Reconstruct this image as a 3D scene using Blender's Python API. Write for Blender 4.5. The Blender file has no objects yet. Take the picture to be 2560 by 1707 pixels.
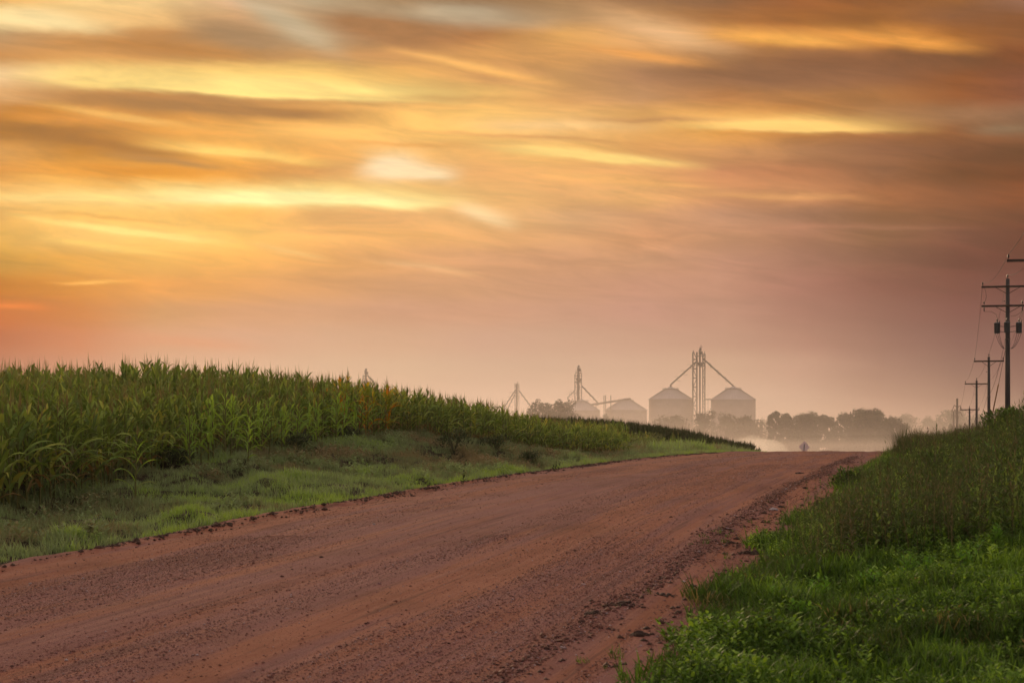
import bpy, math, random
import numpy as np
from mathutils import Vector, Matrix
random.seed(7); rng = np.random.default_rng(11)
scene = bpy.context.scene
COL = scene.collection
R = math.radians
F = 4700.0                       # focal length in photo pixels (2560 wide)
YAW = R(12.65); CA, SA = math.cos(YAW), math.sin(YAW)
EYE = 2.0

# ------------------------------------------------------------------ camera
cam = bpy.data.cameras.new('camera'); camo = bpy.data.objects.new('camera', cam); COL.objects.link(camo)
cam.sensor_width = 36.0; cam.lens = F/2560*36.0
cam.shift_y = (1150-853.5)/2560
cam.clip_start = 0.5; cam.clip_end = 30000
camo.location = (0, 0, EYE); camo.rotation_euler = (R(90), 0, YAW)
cam.dof.use_dof = True; cam.dof.focus_distance = 62; cam.dof.aperture_fstop = 5.6
scene.camera = camo
scene.view_settings.view_transform = 'Standard'; scene.view_settings.look = 'None'
scene.view_settings.exposure = 0.0; scene.view_settings.gamma = 1.0
scene.cycles.volume_bounces = 0; scene.cycles.max_bounces = 6; scene.cycles.diffuse_bounces = 3
scene.cycles.glossy_bounces = 2; scene.cycles.transmission_bounces = 4; scene.cycles.transparent_max_bounces = 12
scene.cycles.caustics_reflective = False; scene.cycles.caustics_refractive = False
scene.cycles.use_adaptive_sampling = True; scene.cycles.adaptive_threshold = 0.02
scene.cycles.use_denoising = True

SUN_AZ = -YAW + math.atan((560-1280)/F)      # azimuth from +Y, clockwise
SUN_EL = R(11)

def lin(c):
    out = []
    for v in c:
        v = v/255.0
        out.append(v/12.92 if v <= 0.04045 else ((v+0.055)/1.055)**2.4)
    return (out[0], out[1], out[2], 1.0)

# ------------------------------------------------------------------ world
world = bpy.data.worlds.new('World'); scene.world = world; world.use_nodes = True
nt = world.node_tree; nt.nodes.clear()
class E:
    """tiny expression helper over Math nodes"""
    def __init__(s, sock): s.s = sock
    def __add__(a, b): return M('ADD', a, b)
    def __radd__(a, b): return M('ADD', a, b)
    def __sub__(a, b): return M('SUBTRACT', a, b)
    def __rsub__(a, b): return M('SUBTRACT', b, a)
    def __mul__(a, b): return M('MULTIPLY', a, b)
    def __rmul__(a, b): return M('MULTIPLY', a, b)
    def __truediv__(a, b): return M('DIVIDE', a, b)
TREE = [nt]
def plug(v, sock):
    if isinstance(v, E): TREE[0].links.new(v.s, sock)
    else: sock.default_value = v
def M(op, a, b=None, c=None):
    n = TREE[0].nodes.new('ShaderNodeMath'); n.operation = op
    plug(a, n.inputs[0])
    if b is not None: plug(b, n.inputs[1])
    if c is not None: plug(c, n.inputs[2])
    return E(n.outputs[0])
def smooth(v, a, b, o0=0.0, o1=1.0):
    n = TREE[0].nodes.new('ShaderNodeMapRange'); n.interpolation_type = 'SMOOTHSTEP'
    plug(v, n.inputs[0]); n.inputs[1].default_value = a; n.inputs[2].default_value = b
    n.inputs[3].default_value = o0; n.inputs[4].default_value = o1
    return E(n.outputs[0])
def mixc(f, a, b, mode='MIX'):
    n = TREE[0].nodes.new('ShaderNodeMix'); n.data_type = 'RGBA'; n.blend_type = mode
    plug(f, n.inputs[0])
    for v, k in ((a, 6), (b, 7)): plug(v, n.inputs[k])
    return E(n.outputs[2])
def comb(x, y, z):
    n = TREE[0].nodes.new('ShaderNodeCombineXYZ'); plug(x, n.inputs[0]); plug(y, n.inputs[1]); plug(z, n.inputs[2]); return E(n.outputs[0])
def noise(vec, scale=1.0, detail=3.0, rough=0.5, dist=0.0):
    n = TREE[0].nodes.new('ShaderNodeTexNoise'); plug(vec, n.inputs['Vector'])
    n.inputs['Scale'].default_value = scale; n.inputs['Detail'].default_value = detail
    n.inputs['Roughness'].default_value = rough; n.inputs['Distortion'].default_value = dist
    return E(n.outputs[0])
def ramp(v, stops, interp='LINEAR'):
    n = TREE[0].nodes.new('ShaderNodeValToRGB'); plug(v, n.inputs[0]); cr = n.color_ramp; cr.interpolation = interp
    while len(cr.elements) < len(stops): cr.elements.new(0.5)
    for e, (p, c) in zip(cr.elements, stops): e.position = p; e.color = c
    return E(n.outputs[0])

# direction -> (px, py): azimuth and elevation of the sky measured in tangent units
tc = nt.nodes.new('ShaderNodeTexCoord'); sep = nt.nodes.new('ShaderNodeSeparateXYZ'); nt.links.new(tc.outputs['Generated'], sep.inputs[0])
dx, dy, dz = E(sep.outputs[0]), E(sep.outputs[1]), E(sep.outputs[2])
az = M('ARCTAN2', dx, dy) + YAW
azw = M('WRAP', az, math.pi, -math.pi)
azc = M('MINIMUM', M('MAXIMUM', azw, -1.2), 1.2)
hyp = M('MAXIMUM', M('SQRT', dx*dx + dy*dy), 0.05)
PX = M('TANGENT', azc)*F + 1280.0
PY = 1150.0 - (dz/hyp)*F/M('COSINE', azc)
elev = M('ARCTAN2', dz, hyp)
# wispy warping of the cloud layer
nv = comb(PX*0.0016, PY*0.0085 - PX*0.0009, 0.0)
w1 = noise(nv, 1.0, 3.0, 0.55)
w2 = noise(comb(PX*0.0045, PY*0.03 - PX*0.0040, 3.7), 1.0, 4.0, 0.6)
fade = smooth(PY, 620.0, 980.0, 1.0, 0.15)
w4 = noise(comb(PX*0.0055, PY*0.013, 17.0), 1.0, 3.0, 0.55)
XW = PX + (w1-0.5)*120.0 + (w4-0.5)*44.0
YW = PY + ((w1-0.5)*26.0 + (w2-0.5)*16.0 + (w4-0.5)*22.0)*fade

XS = [0,200,400,600,800,1000,1200,1400,1600,1800,2000,2200,2400,2560]
ROWS = [
(0,[(225,165,85),(238,198,130),(238,198,135),(205,165,130),(180,160,130),(150,120,90),(142,108,80),(165,125,88),(150,108,78),(135,95,70),(155,95,60),(150,95,60),(150,100,65),(150,108,88)]),
(45,[(240,210,150),(228,180,115),(235,185,120),(210,160,115),(175,145,112),(165,145,118),(175,152,125),(185,145,105),(180,130,85),(160,105,65),(168,105,60),(155,100,60),(145,98,70),(145,95,65)]),
(90,[(175,135,95),(190,125,65),(190,130,75),(160,120,85),(170,148,118),(152,102,68),(175,115,70),(212,155,90),(225,165,105),(215,148,82),(210,140,75),(205,135,70),(165,105,62),(145,95,65)]),
(140,[(190,130,75),(200,140,80),(195,130,70),(180,125,70),(178,130,84),(196,138,85),(205,145,85),(210,150,90),(200,145,95),(175,122,80),(158,108,75),(145,98,70),(130,88,65),(135,85,60)]),
(190,[(235,195,145),(236,196,120),(238,195,112),(240,190,100),(240,185,98),(235,172,92),(205,145,90),(205,150,95),(180,130,95),(155,110,80),(150,105,80),(145,100,75),(145,90,60),(140,90,70)]),
(240,[(215,160,105),(180,122,70),(175,118,68),(172,118,70),(190,135,80),(205,150,88),(232,172,98),(205,150,95),(205,150,105),(185,125,80),(180,125,80),(168,115,75),(150,95,65),(140,90,70)]),
(290,[(180,115,50),(225,148,68),(215,140,60),(215,150,72),(240,175,92),(248,188,104),(252,196,110),(235,180,110),(228,168,100),(222,158,90),(195,130,75),(175,125,85),(160,118,88),(150,112,88)]),
(330,[(165,105,45),(165,105,48),(215,145,65),(235,165,80),(245,185,100),(250,190,105),(250,195,110),(248,192,120),(246,180,105),(228,160,85),(185,125,75),(165,110,75),(150,100,70),(145,100,75)]),
(380,[(205,145,80),(190,122,45),(195,132,60),(235,165,75),(235,165,85),(238,180,105),(235,175,105),(244,188,108),(230,165,100),(210,150,100),(175,125,90),(150,105,80),(130,90,70),(120,85,65)]),
(430,[(225,150,70),(235,160,70),(225,150,55),(225,150,65),(215,150,85),(235,180,115),(225,165,105),(236,172,108),(235,170,110),(205,140,100),(185,125,90),(150,105,80),(130,88,65),(120,80,62)]),
(490,[(246,192,112),(252,205,120),(254,215,130),(254,215,130),(252,210,125),(248,200,120),(238,182,115),(220,165,110),(236,176,115),(220,155,110),(200,140,100),(172,115,82),(150,100,75),(148,95,70)]),
(540,[(225,170,95),(250,195,105),(252,195,105),(250,185,95),(230,170,105),(230,170,110),(230,175,115),(215,165,120),(210,155,115),(195,145,115),(170,125,100),(145,105,80),(135,95,75),(120,85,70)]),
(590,[(230,175,90),(250,195,110),(252,200,110),(252,195,105),(245,180,105),(242,178,110),(230,170,112),(215,160,115),(215,155,115),(204,150,116),(180,130,105),(150,110,85),(135,95,80),(125,85,72)]),
(650,[(205,150,70),(230,165,80),(250,185,95),(246,178,95),(230,165,100),(225,163,110),(218,160,118),(210,155,118),(208,155,120),(200,148,122),(178,130,108),(152,110,90),(130,92,78),(125,88,75)]),
(720,[(195,120,50),(215,140,65),(235,160,85),(228,160,95),(215,155,105),(210,155,115),(208,155,118),(208,155,122),(205,152,125),(198,148,122),(180,130,110),(155,110,92),(140,98,82),(130,92,80)]),
(780,[(205,108,50),(208,126,66),(208,150,100),(213,155,115),(208,155,120),(208,155,125),(208,155,125),(205,155,128),(203,152,130),(198,150,126),(180,132,112),(158,115,97),(142,100,86),(132,95,82)]),
(850,[(182,96,62),(205,124,86),(212,155,120),(214,162,132),(210,165,135),(210,165,135),(208,163,138),(206,163,137),(205,160,135),(200,155,130),(188,140,118),(162,120,102),(145,105,92),(138,98,86)]),
(920,[(174,102,78),(196,130,102),(212,165,135),(216,172,142),(214,175,145),(212,175,145),(210,172,145),(210,172,145),(212,172,145),(212,172,142),(205,160,135),(172,130,110),(148,110,95),(140,100,88)]),
(1010,[(190,125,100),(205,145,118),(215,170,140),(220,178,150),(218,180,152),(218,180,152),(218,180,154),(220,182,155),(222,182,155),(222,184,155),(210,170,143),(183,140,118),(155,115,98),(140,102,90)]),
(1150,[(195,130,105),(208,150,122),(218,175,145),(222,182,155),(222,184,156),(222,184,156),(222,184,157),(224,186,158),(225,188,158),(224,188,158),(214,176,148),(190,148,126),(160,120,102),(145,106,94)]),
]
tX = XW/2560.0
col = None; prev = None
for y, cs in ROWS:
    r = ramp(tX, [(x/2560.0, lin(c)) for x, c in zip(XS, cs)])
    col = r if col is None else mixc(smooth(YW, prev, y), col, r)
    prev = y
# streaks: cx, cy, half length, slope, bend, height above, height below, colour, amount
ST = [
(680,232,760,.048,-6,42,9,(255,220,130),.95),(560,268,520,.05,0,14,24,(163,110,64),.85),
(985,424,105,.0,0,36,26,(252,222,176),.9),(1060,438,125,.10,0,26,13,(252,220,172),.85),(340,425,300,.03,0,16,18,(208,130,42),.6),(90,272,200,.1,0,12,16,(190,118,44),.6),(735,500,520,.022,0,20,14,(255,242,165),1.0),
(150,490,380,.0,0,9,9,(255,216,132),.7),(1205,540,100,.3,0,20,15,(250,212,158),.65),
(300,577,330,.12,-8,8,8,(255,222,132),.75),(270,618,230,.13,0,8,10,(255,208,112),.55),
(100,55,260,.12,0,32,22,(243,215,155),.7),(290,290,270,.15,0,9,10,(240,176,90),.8),
(230,352,340,.17,0,18,20,(158,100,48),.7),(600,388,310,.11,0,18,9,(255,202,106),.8),
(420,402,210,.12,0,8,10,(165,115,70),.55),(590,88,190,.25,0,36,36,(156,120,88),.7),
(720,58,190,.5,0,38,30,(184,164,134),.75),(980,72,250,.12,0,30,40,(156,106,70),.85),
(1150,30,170,.05,0,20,18,(184,164,136),.65),(1180,167,260,.2,0,9,9,(246,182,102),.65),
(1670,88,250,.24,0,36,26,(240,188,136),.62),(1960,102,240,.05,0,20,13,(238,168,86),.85),
(2240,102,290,.1,0,20,14,(234,158,80),.9),(2150,155,460,.02,0,10,36,(133,92,70),.5),
(1600,140,280,.15,0,13,11,(230,157,86),.6),(1950,205,390,.0,0,22,18,(153,107,80),.5),
(1970,320,420,.012,0,26,9,(255,204,120),.95),(1400,318,310,.0,0,20,14,(252,203,137),.6),
(1480,392,340,.09,0,13,9,(255,214,128),.9),(1520,447,350,.08,0,15,12,(250,186,113),.6),
(2520,325,160,0,0,18,14,(150,122,96),.6),(2450,410,210,0,0,25,25,(120,84,66),.5),
(1900,490,360,.02,0,11,8,(238,173,114),.5),(2100,571,420,0,0,8,5,(196,138,110),.25),
(240,706,150,0,0,5,5,(250,182,92),.7),(40,768,140,.05,0,10,8,(234,130,60),.7),
(720,628,130,.2,0,7,7,(250,196,122),.5),(1050,665,180,.12,0,7,7,(240,186,132),.5),
(470,855,260,.08,0,14,14,(222,150,112),.4),(420,120,330,.10,0,16,20,(176,114,58),.6),(1180,248,420,.03,0,9,16,(206,142,84),.35),(1900,180,520,.02,0,14,20,(140,98,74),.45),(1000,360,260,.03,0,6,7,(226,158,86),.5),(900,585,320,.04,0,7,9,(222,162,100),.5),(1650,300,260,.0,0,7,6,(206,146,96),.5),(1750,455,330,.05,0,9,9,(206,142,98),.3),(1340,345,420,.05,0,5,6,(226,160,98),.5),(250,540,260,.12,0,6,6,(226,164,86),.5),(180,452,200,.1,0,7,9,(245,180,88),.5),
]
def build_streak_group():
    g = bpy.data.node_groups.new('cloud_streak', 'ShaderNodeTree')
    names = ['x','y','cx','cy','invL','slope','bend','inva','invb','amount']
    for n_ in names: g.interface.new_socket(n_, in_out='INPUT', socket_type='NodeSocketFloat')
    g.interface.new_socket('fac', in_out='OUTPUT', socket_type='NodeSocketFloat')
    gi = g.nodes.new('NodeGroupInput'); go = g.nodes.new('NodeGroupOutput')
    TREE[0] = g
    I = {n_: E(gi.outputs[k]) for k, n_ in enumerate(names)}
    ddx = I['x']-I['cx']; t = ddx*I['invL']; t2 = t*t
    a = M('MAXIMUM', 1.0-t2, 0.0)
    v = I['y'] - I['cy'] - I['slope']*ddx - I['bend']*t2
    va = M('MINIMUM', v, 0.0)*I['inva']; vb = M('MAXIMUM', v, 0.0)*I['invb']
    q = va*va + vb*vb
    e = M('EXPONENT', q*-1.0)
    r = e*a*a*I['amount']
    r = M('MINIMUM', r*1.5, 1.0)
    g.links.new(r.s, go.inputs[0]); TREE[0] = nt
    return g
SG = build_streak_group()
for (cx, cy, L, sl, bd, ha, hb, c, A) in ST:
    n = nt.nodes.new('ShaderNodeGroup'); n.node_tree = SG
    plug(XW, n.inputs[0]); plug(YW, n.inputs[1])
    for k, v in enumerate((cx, cy, 1.0/L, sl, bd, 1.0/ha, 1.0/hb, A)): n.inputs[2+k].default_value = v
    col = mixc(E(n.outputs[0]), col, lin(c))
# the air in front of the clouds adds its own light: leave that much out here
veil = ramp(PY/1150.0, [(0.0,(.035,.035,.033,1)),(.35,(.05,.05,.045,1)),(.52,(.08,.07,.055,1)),(.63,(.12,.095,.06,1)),(.74,(.15,.11,.065,1)),(.87,(.17,.12,.07,1)),(1.0,(.18,.12,.07,1))])
col = mixc(1.0, col, veil, 'SUBTRACT')
# fine wisps
w3 = noise(comb(PX*0.0034, PY*0.019 - PX*0.0022, 9.1), 1.0, 5.0, 0.6, 0.5)
wm = smooth(w3, 0.28, 0.72, 0.0, 1.0)
amt = smooth(PY, 560.0, 900.0, 0.17, 0.02)
fw = (wm-0.5)*amt*2.0 + 1.0
sc_ = nt.nodes.new('ShaderNodeVectorMath'); sc_.operation = 'SCALE'; plug(col, sc_.inputs[0]); plug(fw, sc_.inputs['Scale']); col = E(sc_.outputs[0])
# the rest of the dome: overhead and behind
over = mixc(smooth(noise(comb(dx*3.0, dy*3.0, dz*6.0), 1.0, 4.0, 0.55), 0.35, 0.7), (0.36,0.29,0.26,1), (0.72,0.56,0.46,1))
behind = (0.62, 0.52, 0.50, 1)
col = mixc(smooth(elev, R(14), R(34)), col, over)
col = mixc(smooth(M('ABSOLUTE', azw), 0.6, 2.0, 0.0, 0.85), col, behind)
bgc = nt.nodes.new('ShaderNodeBackground'); plug(col, bgc.inputs[0]); bgc.inputs[1].default_value = 1.0
sky = nt.nodes.new('ShaderNodeTexSky'); sky.sky_type = 'NISHITA'; sky.sun_disc = False
sky.sun_elevation = SUN_EL; sky.sun_rotation = SUN_AZ; sky.dust_density = 4.0
bgn = nt.nodes.new('ShaderNodeBackground'); nt.links.new(sky.outputs[0], bgn.inputs[0]); bgn.inputs[1].default_value = 0.05
# clouds cover the clear sky almost wholly
mixs = nt.nodes.new('ShaderNodeMixShader'); mixs.inputs[0].default_value = 0.97
nt.links.new(bgn.outputs[0], mixs.inputs[1]); nt.links.new(bgc.outputs[0], mixs.inputs[2])
wo = nt.nodes.new('ShaderNodeOutputWorld'); nt.links.new(mixs.outputs[0], wo.inputs[0])
world.cycles.sampling_method = 'MANUAL'; world.cycles.sample_map_resolution = 512

# ------------------------------------------------------------------ sun (behind thin cloud)
sl = bpy.data.lights.new('sun', 'SUN'); sl.energy = 2.1; sl.angle = R(9); sl.color = (1.0, 0.72, 0.45)
so = bpy.data.objects.new('sun', sl); COL.objects.link(so)
sd = Vector((math.sin(SUN_AZ)*math.cos(SUN_EL), math.cos(SUN_AZ)*math.cos(SUN_EL), math.sin(SUN_EL)))
so.rotation_euler = sd.to_track_quat('Z', 'Y').to_euler(); so.location = (-20, 60, 40)

# ================================================================== helpers
def P(px, py, zc):
    """photo pixel at depth zc -> world point"""
    xc = (px-1280)/F*zc
    return (CA*xc - SA*zc, SA*xc + CA*zc, EYE + (1150-py)/F*zc)
def depth(X, Y): return -X*SA + Y*CA
def project(X, Y, Z):
    zc = depth(X, Y); xc = X*CA + Y*SA
    return 1280 + F*xc/zc, 1150 - F*(Z-EYE)/zc
def tag(o, label=None, cat=None, group=None, kind=None):
    if label: o['label'] = label
    if cat: o['category'] = cat
    if group: o['group'] = group
    if kind: o['kind'] = kind
    return o
def empty(name, loc=(0,0,0), rz=0.0, sc=1.0):
    o = bpy.data.objects.new(name, None); COL.objects.link(o); o.empty_display_size = 0.2
    o.location = loc; o.rotation_euler = (0,0,rz); o.scale = (sc,sc,sc); return o
def mesh_np(name, V, Fc, mat, parent=None, attrs=None, smooth_=False):
    """V (n,3); Fc (m,k) index array of one polygon size"""
    V = np.asarray(V, dtype=np.float32); Fc = np.asarray(Fc, dtype=np.int32)
    me = bpy.data.meshes.new(name); m, k = Fc.shape
    me.vertices.add(len(V)); me.vertices.foreach_set('co', V.ravel())
    me.loops.add(m*k); me.loops.foreach_set('vertex_index', Fc.ravel())
    me.polygons.add(m); me.polygons.foreach_set('loop_start', np.arange(0, m*k, k, dtype=np.int32))
    me.polygons.foreach_set('loop_total', np.full(m, k, dtype=np.int32))
    if smooth_: me.polygons.foreach_set('use_smooth', np.ones(m, dtype=bool))
    if attrs:
        for an, av in attrs.items():
            at = me.attributes.new(an, 'FLOAT', 'POINT'); at.data.foreach_set('value', np.asarray(av, dtype=np.float32))
    me.update(); me.validate()
    me.materials.append(mat)
    o = bpy.data.objects.new(name, me); COL.objects.link(o)
    if parent: o.parent = parent
    return o
class MB:
    """collects boxes, bars, tubes and cones into one mesh"""
    def __init__(s): s.v = []; s.f = []
    def add(s, vs, fs):
        b = len(s.v); s.v += [tuple(v) for v in vs]; s.f += [tuple(b+i for i in f) for f in fs]; return s
    def box(s, c, d, rz=0.0):
        cx, cy, cz = c; x, y, z = d[0]/2, d[1]/2, d[2]/2; cr, sr = math.cos(rz), math.sin(rz)
        vs = []
        for zz in (-z, z):
            for xx, yy in ((-x,-y),(x,-y),(x,y),(-x,y)): vs.append((cx+xx*cr-yy*sr, cy+xx*sr+yy*cr, cz+zz))
        return s.add(vs, [(0,3,2,1),(4,5,6,7),(0,1,5,4),(1,2,6,5),(2,3,7,6),(3,0,4,7)])
    def tube(s, pts, r, n=8, cap=True):
        pts = [Vector(p) for p in pts]; rs = r if isinstance(r, (list, tuple)) else [r]*len(pts)
        vs = []; fs = []
        for i, p in enumerate(pts):
            t = (pts[min(i+1, len(pts)-1)] - pts[max(i-1, 0)]).normalized()
            ref = Vector((0,0,1)) if abs(t.z) < 0.95 else Vector((1,0,0))
            u = t.cross(ref).normalized(); w = t.cross(u).normalized()
            for k in range(n):
                a = 2*math.pi*k/n; vs.append(p + (u*math.cos(a)+w*math.sin(a))*rs[i])
        for i in range(len(pts)-1):
            for k in range(n):
                k2 = (k+1) % n; fs.append((i*n+k, i*n+k2, (i+1)*n+k2, (i+1)*n+k))
        if cap: fs.append(tuple(range(n-1, -1, -1))); fs.append(tuple((len(pts)-1)*n+k for k in range(n)))
        return s.add(vs, fs)
    def lathe(s, prof, c=(0,0,0), n=24, cap=True):
        vs = []; fs = []
        for r_, z in prof:
            for k in range(n):
                a = 2*math.pi*k/n; vs.append((c[0]+r_*math.cos(a), c[1]+r_*math.sin(a), c[2]+z))
        for i in range(len(prof)-1):
            for k in range(n):
                k2 = (k+1) % n; fs.append((i*n+k, i*n+k2, (i+1)*n+k2, (i+1)*n+k))
        if cap: fs.append(tuple(range(n-1,-1,-1))); fs.append(tuple((len(prof)-1)*n+k for k in range(n)))
        return s.add(vs, fs)
    def build(s, name, mat, parent=None, smooth_=False):
        me = bpy.data.meshes.new(name); me.from_pydata(s.v, [], s.f); me.update()
        if smooth_: me.polygons.foreach_set('use_smooth', [True]*len(me.polygons))
        me.materials.append(mat); o = bpy.data.objects.new(name, me); COL.objects.link(o)
        if parent: o.parent = parent
        return o

# ------------------------------------------------------------------ materials
def newmat(name):
    m = bpy.data.materials.new(name); m.use_nodes = True; t = m.node_tree; t.nodes.clear(); TREE[0] = t
    o = t.nodes.new('ShaderNodeOutputMaterial'); return m, t, o
def principled(t, colr, rough=0.6, metal=0.0, spec=0.4, bump=None, bstr=0.3, bdist=0.02):
    b = t.nodes.new('ShaderNodeBsdfPrincipled'); plug(colr, b.inputs['Base Color']); plug(rough, b.inputs['Roughness'])
    b.inputs['Metallic'].default_value = metal; b.inputs['Specular IOR Level'].default_value = spec
    if bump is not None:
        bn = t.nodes.new('ShaderNodeBump'); bn.inputs['Strength'].default_value = bstr; bn.inputs['Distance'].default_value = bdist
        plug(bump, bn.inputs['Height']); t.links.new(bn.outputs[0], b.inputs['Normal'])
    return b
def objcoord(t, geo=False):
    if geo: return E(t.nodes.new('ShaderNodeNewGeometry').outputs['Position'])
    return E(t.nodes.new('ShaderNodeTexCoord').outputs['Object'])
def mapv(t, v, scale):
    n = t.nodes.new('ShaderNodeMapping'); plug(v, n.inputs[0]); n.inputs['Scale'].default_value = scale; return E(n.outputs[0])
def plain(name, c1, c2, sc=4.0, rough=0.6, metal=0.0, bstr=0.2, bdist=0.01, stretch=(1,1,1), spec=0.4):
    m, t, o = newmat(name); p = mapv(t, objcoord(t), stretch)
    n1 = noise(p, sc, 5.0, 0.6)
    c = mixc(smooth(n1, 0.3, 0.7), c1, c2)
    b = principled(t, c, rough, metal, spec, noise(p, sc*4, 4.0, 0.6), bstr, bdist)
    t.links.new(b.outputs[0], o.inputs[0]); return m
def leafmat(name, stops, trans=0.35, rough=0.5, objrand=0.0, tcol=None, patch=None):
    """foliage: 'tint' attribute picks the leaf's own colour"""
    m, t, o = newmat(name)
    a = t.nodes.new('ShaderNodeAttribute'); a.attribute_name = 'tint'; v = E(a.outputs['Fac'])
    if objrand:
        oi = t.nodes.new('ShaderNodeObjectInfo'); v = v + (E(oi.outputs['Random'])-0.5)*objrand
    c = ramp(v, stops)
    n1 = noise(objcoord(t, True), 9.0, 2.0, 0.5)
    hs = t.nodes.new('ShaderNodeHueSaturation'); plug(c, hs.inputs['Color']); plug(n1*0.5+0.75, hs.inputs['Value']); c = E(hs.outputs[0])
    b = principled(t, c, min(rough+.2,.9), 0.0, 0.12)
    tr = t.nodes.new('ShaderNodeBsdfTranslucent')
    h2 = t.nodes.new('ShaderNodeHueSaturation'); plug(c, h2.inputs['Color']); h2.inputs['Value'].default_value = 1.5; h2.inputs['Saturation'].default_value = 1.1; h2.inputs['Hue'].default_value = 0.485
    t.links.new(h2.outputs[0], tr.inputs[0])
    mx = t.nodes.new('ShaderNodeMixShader'); mx.inputs[0].default_value = trans
    t.links.new(b.outputs[0], mx.inputs[1]); t.links.new(tr.outputs[0], mx.inputs[2]); t.links.new(mx.outputs[0], o.inputs[0])
    return m

# ================================================================== terrain
XC, RW = -6.6, 4.5           # road centre and half width
XL, XR = XC-RW, XC+RW
ry = np.array([-40,0,13.6,22.5,28.8,44.9,60.5,80,95,108,122,140,160,185,215,260,330,420,3000.])
rz = np.array([-3.2,-2.0,-1.58,-1.27,-.99,-.51,-.17,.17,.35,.46,.49,.36,-.05,-1.1,-2.9,-5.6,-8.2,-9.5,-10.])
_Y = np.arange(-60, 3001, 1.0); _Z = np.interp(_Y, ry, rz); _k = np.hanning(15); _k /= _k.sum()
_Zs = np.convolve(np.pad(_Z, 7, mode='edge'), _k, mode='valid')
def roadz(Y): return EYE + np.interp(Y, _Y, _Zs)
cp = []
for y in [-10,5,15,25,32,40,50,60,70,80,90,100,110,122,135,150,165,185,210]:
    z = float(np.interp(y, _Y, _Zs)); cp.append((XL-.1, y, z-.03)); cp.append((XR+.1, y, z-.03))
EDGE = [(5,-16,-1.6),(18,-16.2,-1.3),(31,-16.5,-1.01),(35,-16.7,-.56),(40,-17.5,-.14),(47,-18,.2),(58,-18.6,.8),(65,-17.4,.73),(74,-15.4,.21),(85,-13.6,.15)]
for y, x, z in EDGE: cp.append((x, y, z))
cp += [(-12.6,31,-.95),(-12.6,44,-.52),(-12.8,58,-.15),(-12.6,70,.0),
 (-38.8,73,.0),(-35.4,79,.25),(-31.5,85,.8),(-26.4,87,.75),(-23.3,88,.25),(-19.7,90,-.05),
 (-30,40,-.2),(-40,45,-.1),(-45,25,-.6),(-30,15,-1.2),(-45,60,-.1),(-55,80,.4),(-60,50,.0),(-60,10,-1.),(-26,60,1.05),(-22,45,.45),(-22,70,.85),(-20,80,.25),
 (-45,95,.5),(-38,110,1.2),(-24,115,.95),(-18,118,.55),(-16,108,.3),(-15,97,.2),(-30,125,1.3),(-20,130,.6),(-14,125,.4),(-17,146,.0),
 (-24,160,1.0),(-16.5,160,-.7),(-33,165,1.4),(-20,168,0.3),(-16,185,-2.2),(-26,190,-.4),(-40,190,.3),(-60,150,1.0),(-60,120,1.6),(-60,200,-1.),
 (0,0,-1.6),(.6,13,-1.52),(-.8,13,-1.6),(2.5,13,-1.1),(4,5,-1.2),(.93,20,-1.08),(2.5,22,-.4),(1.4,30,-.42),(3.2,32,.45),(2.1,45,.38),(4,45,1.2),(2.8,60,.85),(2.45,75,.55),(5,60,1.6),
 (0.,30,-.9),(0.4,45,-.25),(.5,60,.05),(1.,85,.42),(-.3,85,.28),(4.4,85,1.3),(4.4,114,1.3),(1.,110,.5),(4,150,-.0),(4,195,-1.6),(10,45,1.9),(10,90,1.9),(10,15,-.2),(18,60,2.0),(18,110,1.6),(18,160,.2),(16,200,-1.8),(18,10,0),(30,60,1.8),(30,120,1.0),(30,0,0),(30,190,-2)]
CP = np.array(cp)
def tps_k(r2): return np.where(r2 > 0, 0.5*r2*np.log(r2+1e-12), 0.0)
SX, SY = 1/8.0, 1/16.0
cx_ = CP[:,0]*SX; cy_ = CP[:,1]*SY; nC = len(CP)
K = tps_k((cx_[:,None]-cx_[None])**2 + (cy_[:,None]-cy_[None])**2) + np.eye(nC)*0.004
Pm = np.stack([np.ones(nC), cx_, cy_], 1)
A_ = np.block([[K, Pm],[Pm.T, np.zeros((3,3))]]); sol = np.linalg.solve(A_, np.concatenate([CP[:,2], np.zeros(3)]))
def tps(X, Y):
    x = (np.clip(X, -65, 34)*SX).ravel(); y = (np.clip(Y, -12, 212)*SY).ravel(); out = np.zeros_like(x)
    for i in range(0, len(x), 40000):
        a, b = x[i:i+40000], y[i:i+40000]
        k = tps_k((a[:,None]-cx_[None])**2 + (b[:,None]-cy_[None])**2)
        out[i:i+40000] = k@sol[:nC] + sol[nC] + sol[nC+1]*a + sol[nC+2]*b
    return out.reshape(X.shape)
def ss(x, a, b): t = np.clip((x-a)/(b-a), 0, 1); return t*t*(3-2*t)
def vnoise(x, y, seed=0):
    xi = np.floor(x).astype(np.int64); yi = np.floor(y).astype(np.int64); xf = x-xi; yf = y-yi
    def h(a, b):
        n = (a*374761393 + b*668265263 + seed*1442695041) & 0xffffffff
        n = ((n ^ (n >> 13))*1274126177) & 0xffffffff
        return ((n ^ (n >> 16)) & 0xffff)/65535.0
    u = xf*xf*(3-2*xf); v = yf*yf*(3-2*yf)
    return (h(xi,yi)*(1-u)+h(xi+1,yi)*u)*(1-v) + (h(xi,yi+1)*(1-u)+h(xi+1,yi+1)*u)*v
def fbm(x, y, seed=0, o=3):
    s = 0; a = 0.5; t = 0
    for k in range(o): s = s + a*vnoise(x*2**k, y*2**k, seed+k); t += a; a *= .5
    return s/t
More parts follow.
